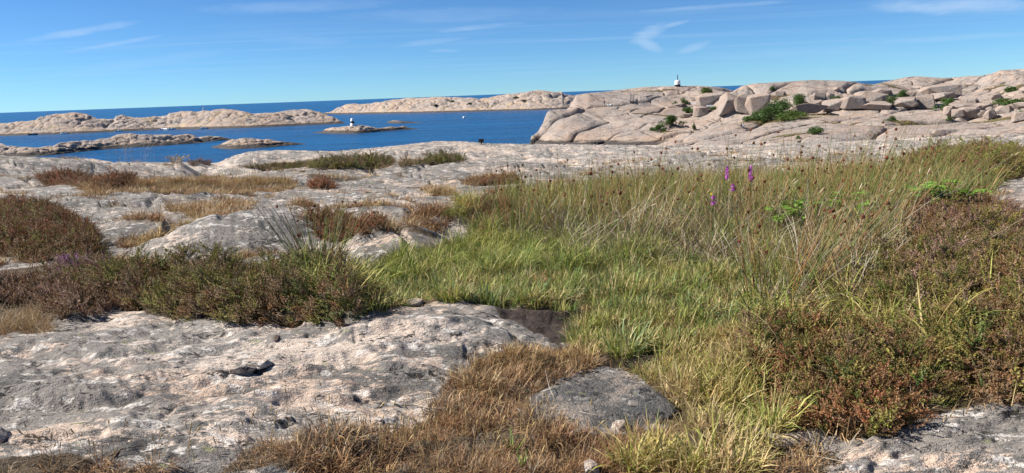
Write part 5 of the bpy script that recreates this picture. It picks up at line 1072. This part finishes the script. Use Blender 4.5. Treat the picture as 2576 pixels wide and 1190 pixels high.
# ---- boats
def hull_mesh(L, B, D, seg=12, bow=1.0):
    V, Fc = [], []
    for i in range(seg+1):
        t = i/seg; x = -L/2+L*t; w = B/2*(1-max(0, (t-.45)/.55)**2.2)*(.86+.14*min(1, t*4)); sheer = .12*D*(2*t-1)**2+.10*D*max(0, t-.5)*2; k = max(.02, w)
        V += [[x, 0, -.35*D], [x, -k*.7, -.15*D], [x, -k, .65*D+sheer], [x, -k*.86, .65*D+sheer], [x, -k*.80, .38*D], [x, k*.80, .38*D], [x, k*.86, .65*D+sheer], [x, k, .65*D+sheer], [x, k*.7, -.15*D]]
    m = 9
    for i in range(seg):
        for j in range(m): Fc.append([i*m+j, i*m+(j+1) % m, (i+1)*m+(j+1) % m, (i+1)*m+j])
    me = mesh_np('hull', V, Fc, False); bm = bmesh.new(); bm.from_mesh(me)
    bm.verts.ensure_lookup_table(); bm.faces.new([bm.verts[j] for j in range(m)]); bmesh.ops.recalc_face_normals(bm, faces=bm.faces); bm.to_mesh(me); bm.free(); return me
M_GEL = flat_mat('white_gelcoat', (.78, .78, .77), .25, .5, 0, .04, 2); M_NAVY = flat_mat('navy_hull', (.02, .025, .04), .3, .5, 0, .1, 2); M_GLASS = flat_mat('dark_glass', (.02, .03, .04), .08, .5, 0, .1, 2); M_RED = flat_mat('red_paint', (.45, .06, .04), .5); M_ENG = flat_mat('black_motor', (.025, .025, .028), .4)
M_SAIL = vcol_mat('sail_cloth', .7, .3)
def motor_boat(x, y, L, rz, hullm, label, zf=z1, cabin=True, off=0):
    u, v = zf(x, y); q = ray((u, v))[0]; az = math.atan2(q[0], q[1]); rs_ = np.interp(az, *SHORE[0])-L*.45-1.2; p = (math.sin(az)*rs_, math.cos(az)*rs_)
    root = thing('motor_boat', label, 'boat', (p[0], p[1], .12), -az+rz); D = L*.2
    link('hull', hull_mesh(L, L*.36, D), hullm, root)
    bm = bmesh.new(); bm_box(bm, (L*.12, 0, D*.72), (L*.34, L*.24, D*.5)); bm_box(bm, (L*.02, 0, D*1.05), (L*.16, L*.22, D*.35)); bmesh.ops.bevel(bm, geom=list(bm.edges), offset=.05, segments=1, affect='EDGES'); cab = bm_obj('cabin', bm, M_GEL, root)
    bm = bmesh.new(); bm_box(bm, (L*.13, 0, D*1.15), (.04, L*.25, D*.5), Euler((0, -.5, 0)).to_matrix()); bm_obj('windscreen', bm, M_GLASS, cab)
    bm = bmesh.new(); bm_box(bm, (-L*.53, 0, D*.65), (L*.07, L*.07, D*.55)); bm_box(bm, (-L*.54, 0, D*.1), (L*.03, L*.03, D*.9)); bmesh.ops.bevel(bm, geom=list(bm.edges), offset=.03, segments=1, affect='EDGES'); bm_obj('outboard_motor', bm, M_ENG, root)
motor_boat(335, 376, 5.2, .05, M_NAVY, 'dark hulled motor boat moored at the long island')
motor_boat(648, 370, 4.6, 3.0, M_GEL, 'white motor boat moored alone between the dark and the red trimmed boats')
motor_boat(1195, 347, 5.0, .1, M_GEL, 'white motor boat with red trim moored under the long island')
motor_boat(1632, 322, 4.6, .5, M_GEL, 'white motor boat, end of the cluster moored in the island cove')
motor_boat(1672, 321, 5.2, 2.4, M_GEL, 'white motor boat in the middle of the cluster in the island cove')
motor_boat(1730, 321, 5.0, .2, M_GEL, 'white motor boat moored at the cove point, inner side')
motor_boat(2052, 318, 4.6, 3.4, M_GEL, 'small white motor boat moored beside the big island dome')
u, v = z1(1195, 347); q = ray((u, v))[0]
def sail_boat(u, d, label, rz, sc=1.0, dark=False):
    q = ray((u, 283.4-.03695*u))[0]; az = math.atan2(q[0], q[1]); p = (math.sin(az)*d, math.cos(az)*d, .1); root = thing('sail_boat', label, 'sailboat', p, -az+rz); L = 10*sc; link('hull', hull_mesh(L, L*.3, L*.13), M_GEL if not dark else M_NAVY, root)
    bm = bmesh.new(); bm_cyl(bm, (L*.05, 0, .5), (L*.05, 0, L*1.3), .09); bm_cyl(bm, (L*.05, 0, L*.16), (-L*.38, 0, L*.16), .06); mast = bm_obj('mast', bm, M_POLE if dark else M_GEL, root)
    def sail(nm, a, b, c, belly, col):
        a, b, c = map(np.array, (a, b, c)); V, Fc = [], []; n = 6
        for i in range(n+1):
            for j in range(n+1):
                s, t = i/n, j/n; p = (a*(1-t)+b*t)*(1-s)+c*s; V.append(p+np.array([0, belly*math.sin(math.pi*t)*math.sin(math.pi*min(.95, s+.1)), 0]))
        me = mesh_np(nm, V, grid_faces(n+1, n+1)); cattr(me, [col]*len(V)); o = link(nm, me, M_SAIL, mast); m = o.modifiers.new('thick', 'SOLIDIFY'); m.thickness = .02
    col = np.array((.75, .76, .78)) if not dark else np.array((.10, .12, .16))
    sail('mainsail', (L*.03, 0, L*.18), (-L*.38, .2, L*.18), (L*.04, 0, L*1.27), .5, col); sail('jib', (L*.10, 0, L*.14), (L*.48, 0, L*.12), (L*.06, 0, L*1.1), .5, col)
sail_boat(118, 1750, 'white sailboat half hidden behind the end of the long island', -.5, 1.05)
sail_boat(511, 1850, 'white sailboat on the open sea above the long island', 2.6, .98)
sail_boat(2247, 3000, 'distant dark sailboat showing above the headland saddle', .4, 1.0, True)
u, v = z2(1808, 240); q = ray((u, v))[0]; p = EYE+q*(-EYE[2]/q[2])
root = thing('mooring_buoy', 'white mooring buoy with a short staff on the open sound', 'buoy', p); link('float', lathe([(0, -.4), (.7, -.3), (.95, .2), (.8, .8), (.25, 1.1), (0, 1.1)]), M_GEL, root); bm = bmesh.new(); bm_cyl(bm, (0, 0, 1.0), (0, 0, 2.6), .07); bm_obj('staff', bm, M_POLE, root)

# ---- stairs, bench, poles, box
M_PLANK = flat_mat('weathered_plank', (.16, .13, .10), .8, .2, 0, .3, 6); M_STEEL = flat_mat('weathered_steel', (.16, .16, .16), .6, .3, .3, .1, 3)
b0 = head(*z3(1075, 366)); b1 = head(*z3(1086, 284)); rise = max(2.4, 84/4/P_PER*np.linalg.norm(b0-EYE)); az = math.atan2(b0[0], b0[1])
root = thing('wooden_stairs', 'steep wooden stairs with handrails climbing the cliff ledge', 'stairs', b0, -az); run = rise*.55
for s in (-.5, .5):
    bm = bmesh.new(); bm_cyl(bm, (s, 0, -.2), (s+.25, run, rise), .09, None, 4); bm_obj('stringer', bm, M_PLANK, root); bm = bmesh.new(); bm_cyl(bm, (s, -.1, .9), (s+.25, run, rise+.95), .05, None, 6); hr = bm_obj('handrail', bm, M_STEEL, root)
    for t in (0, .5, 1): bm = bmesh.new(); bm_cyl(bm, (s+.25*t, run*t, rise*t-.2), (s+.25*t, run*t, rise*t+.95), .05, None, 6); bm_obj('rail_post', bm, M_STEEL, hr)
for i in range(11): t = (i+.5)/11; bm = bmesh.new(); bm_box(bm, (.25*t, run*t, rise*t), (1.0, .26, .06)); bm_obj('step', bm, M_PLANK, root)
for (x, y), lb in (((1700, 397), 'pale slatted bench in the cleft below the headland crest'), ((1860, 425), 'pale slatted bench beside the pointed boulder')):
    g = head(*z3(x, y)); az = math.atan2(g[0], g[1]); root = thing('bench', lb, 'bench', g, -az)
    for k in range(3): bm = bmesh.new(); bm_box(bm, (0, -.2+.2*k, .5), (1.9, .17, .06)); bm_obj('seat_slat', bm, M_GEL, root)
    for k in range(2): bm = bmesh.new(); bm_box(bm, (0, .36, .75+.22*k), (1.9, .05, .15)); bm_obj('back_slat', bm, M_GEL, root)
    for s in (-.8, .8): bm = bmesh.new(); bm_box(bm, (s, -.18, .2), (.08, .08, .65)); bm_obj('leg', bm, M_STEEL, root); bm = bmesh.new(); bm_box(bm, (s, .40, .45), (.08, .07, 1.15)); bm_obj('leg', bm, M_STEEL, root)
g = head(*z3(392, 388)); root = thing('marker_pole', 'slender pale pole standing on the headland shoulder above the water', 'pole', g); bm = bmesh.new(); bm_cyl(bm, (0, 0, -.3), (0, 0, 2.8), .09, .07); bm_obj('shaft', bm, M_STEEL, root); bm = bmesh.new(); bm_cyl(bm, (0, 0, 2.78), (0, 0, 2.95), .14, .10); bm_obj('cap', bm, M_STEEL, root); bm = bmesh.new(); bm_cyl(bm, (0, 0, -.25), (0, 0, .12), .2, .16); bm_obj('footing', bm, M_STEEL, root)
g = ground(1211, 364); root = thing('post_box', 'small dark box on a short stand at the rim of the pale dome', 'box', g-np.array([0, 0, .05]), -math.atan2(g[0], g[1])); bm = bmesh.new(); bm_box(bm, (0, 0, .28), (.34, .2, .22)); bmesh.ops.bevel(bm, geom=list(bm.edges), offset=.015, segments=1, affect='EDGES'); bm_obj('case', bm, M_ENG, root); bm = bmesh.new(); bm_box(bm, (0, 0, .40), (.38, .24, .025)); bm_obj('lid', bm, M_POLE, root); bm = bmesh.new(); bm_cyl(bm, (0, 0, 0), (0, 0, .18), .05); bm_obj('stand', bm, M_STEEL, root)

# ---- people (a few pixels high)
M_SKIN = flat_mat('skin', (.50, .32, .24), .6); M_HAIR = flat_mat('dark_hair', (.05, .035, .025), .7)
def person(g, label, shirt, pants, sit, rz, hairm=M_HAIR):
    root = thing('person', label, 'person', g, rz)
    hip = .92 if not sit else .16; k = dict(p=(0, 0, hip), c=(0, .02, hip+.35), n=(0, .03, hip+.56), h=(0, 0.01, hip+.66), t=(0, .01, hip+.80))
    if not sit: legs = [[(s*.10, 0, .85), (s*.12, -.02, .47), (s*.12, .02, .08), (s*.13, -.14, .04)] for s in (-1, 1)]
    else: legs = [[(s*.12, -.1, hip), (s*.16, -.48, hip+.26), (s*.15, -.72, .06), (s*.15, -.86, .05)] for s in (-1, 1)]
    arms = [[(s*.19, .03, hip+.50), (s*.26, -.02 if not sit else -.08, hip+.24), (s*.24, -.12 if not sit else -.34, hip+.02 if not sit else hip+.16), (s*.23, -.16 if not sit else -.42, hip-.06 if not sit else hip+.18)] for s in (-1, 1)]
    V = [k['p'], k['c'], k['n'], k['h'], k['t']]; Rr = [.155, .165, .075, .085, .095]; E = [(0, 1), (1, 2), (2, 3), (3, 4)]
    for lg in legs:
        b = len(V); V += lg; Rr += [.095, .068, .045, .04]; E += [(0, b), (b, b+1), (b+1, b+2), (b+2, b+3)]
    for am in arms:
        b = len(V); V += am; Rr += [.06, .046, .034, .036]; E += [(2, b), (b, b+1), (b+1, b+2), (b+2, b+3)]
    me = bpy.data.meshes.new('body'); me.from_pydata(V, E, []); o = bpy.data.objects.new('body', me); COL.objects.link(o); o.parent = root
    md = o.modifiers.new('skin', 'SKIN'); md.use_smooth_shade = True
    for i, v in enumerate(me.skin_vertices[0].data): v.radius = (Rr[i], Rr[i]*.85 if i < 2 else Rr[i]); v.use_root = (i == 0)
    o.modifiers.new('sub', 'SUBSURF').levels = 1
    t = NT('clothing'); tcn = t.new('ShaderNodeTexCoord'); sx = t.new('ShaderNodeSeparateXYZ'); t.put(sx.inputs[0], tcn.outputs['Object'])
    c = t.mix(t.math('GREATER_THAN', sx.outputs[2], hip+.04), pants, shirt); c = t.mix(t.math('GREATER_THAN', sx.outputs[2], hip+.57), c, (.5, .32, .24)); t.pbr(c, .8); me.materials.append(t.m)
    V2 = lathe([(.09, hip+.70), (.115, hip+.78), (.10, hip+.86), (.05, hip+.90), (0, hip+.905)], 12); h = link('hair', V2, hairm, root); h.location = (0, .03, 0)
g = head(*z3(800, 398)); az = math.atan2(g[0], g[1]); person(g, 'person standing on the cliff ledge in a dark top', (.06, .05, .06), (.35, .30, .26), False, -az)
g = head(*z3(838, 398)); person(g, 'person in a pale top sitting on the cliff ledge next to the standing one', (.7, .68, .66), (.5, .45, .4), True, -az+.3)
g = head(*z3(864, 397)); person(g, 'person in a white shirt sitting at the end of the group on the cliff ledge', (.8, .8, .8), (.12, .12, .2), True, -az-.3)
g = head(*z3(2178, 612)); az = math.atan2(g[0], g[1]); person(g, 'person in dark clothes sitting on the smooth lower slab', (.07, .06, .07), (.1, .09, .1), True, -az+.4)
g = head(*z3(2200, 615)); person(g, 'person in a grey shirt sitting on the smooth lower slab', (.5, .52, .56), (.2, .2, .24), True, -az-.2)
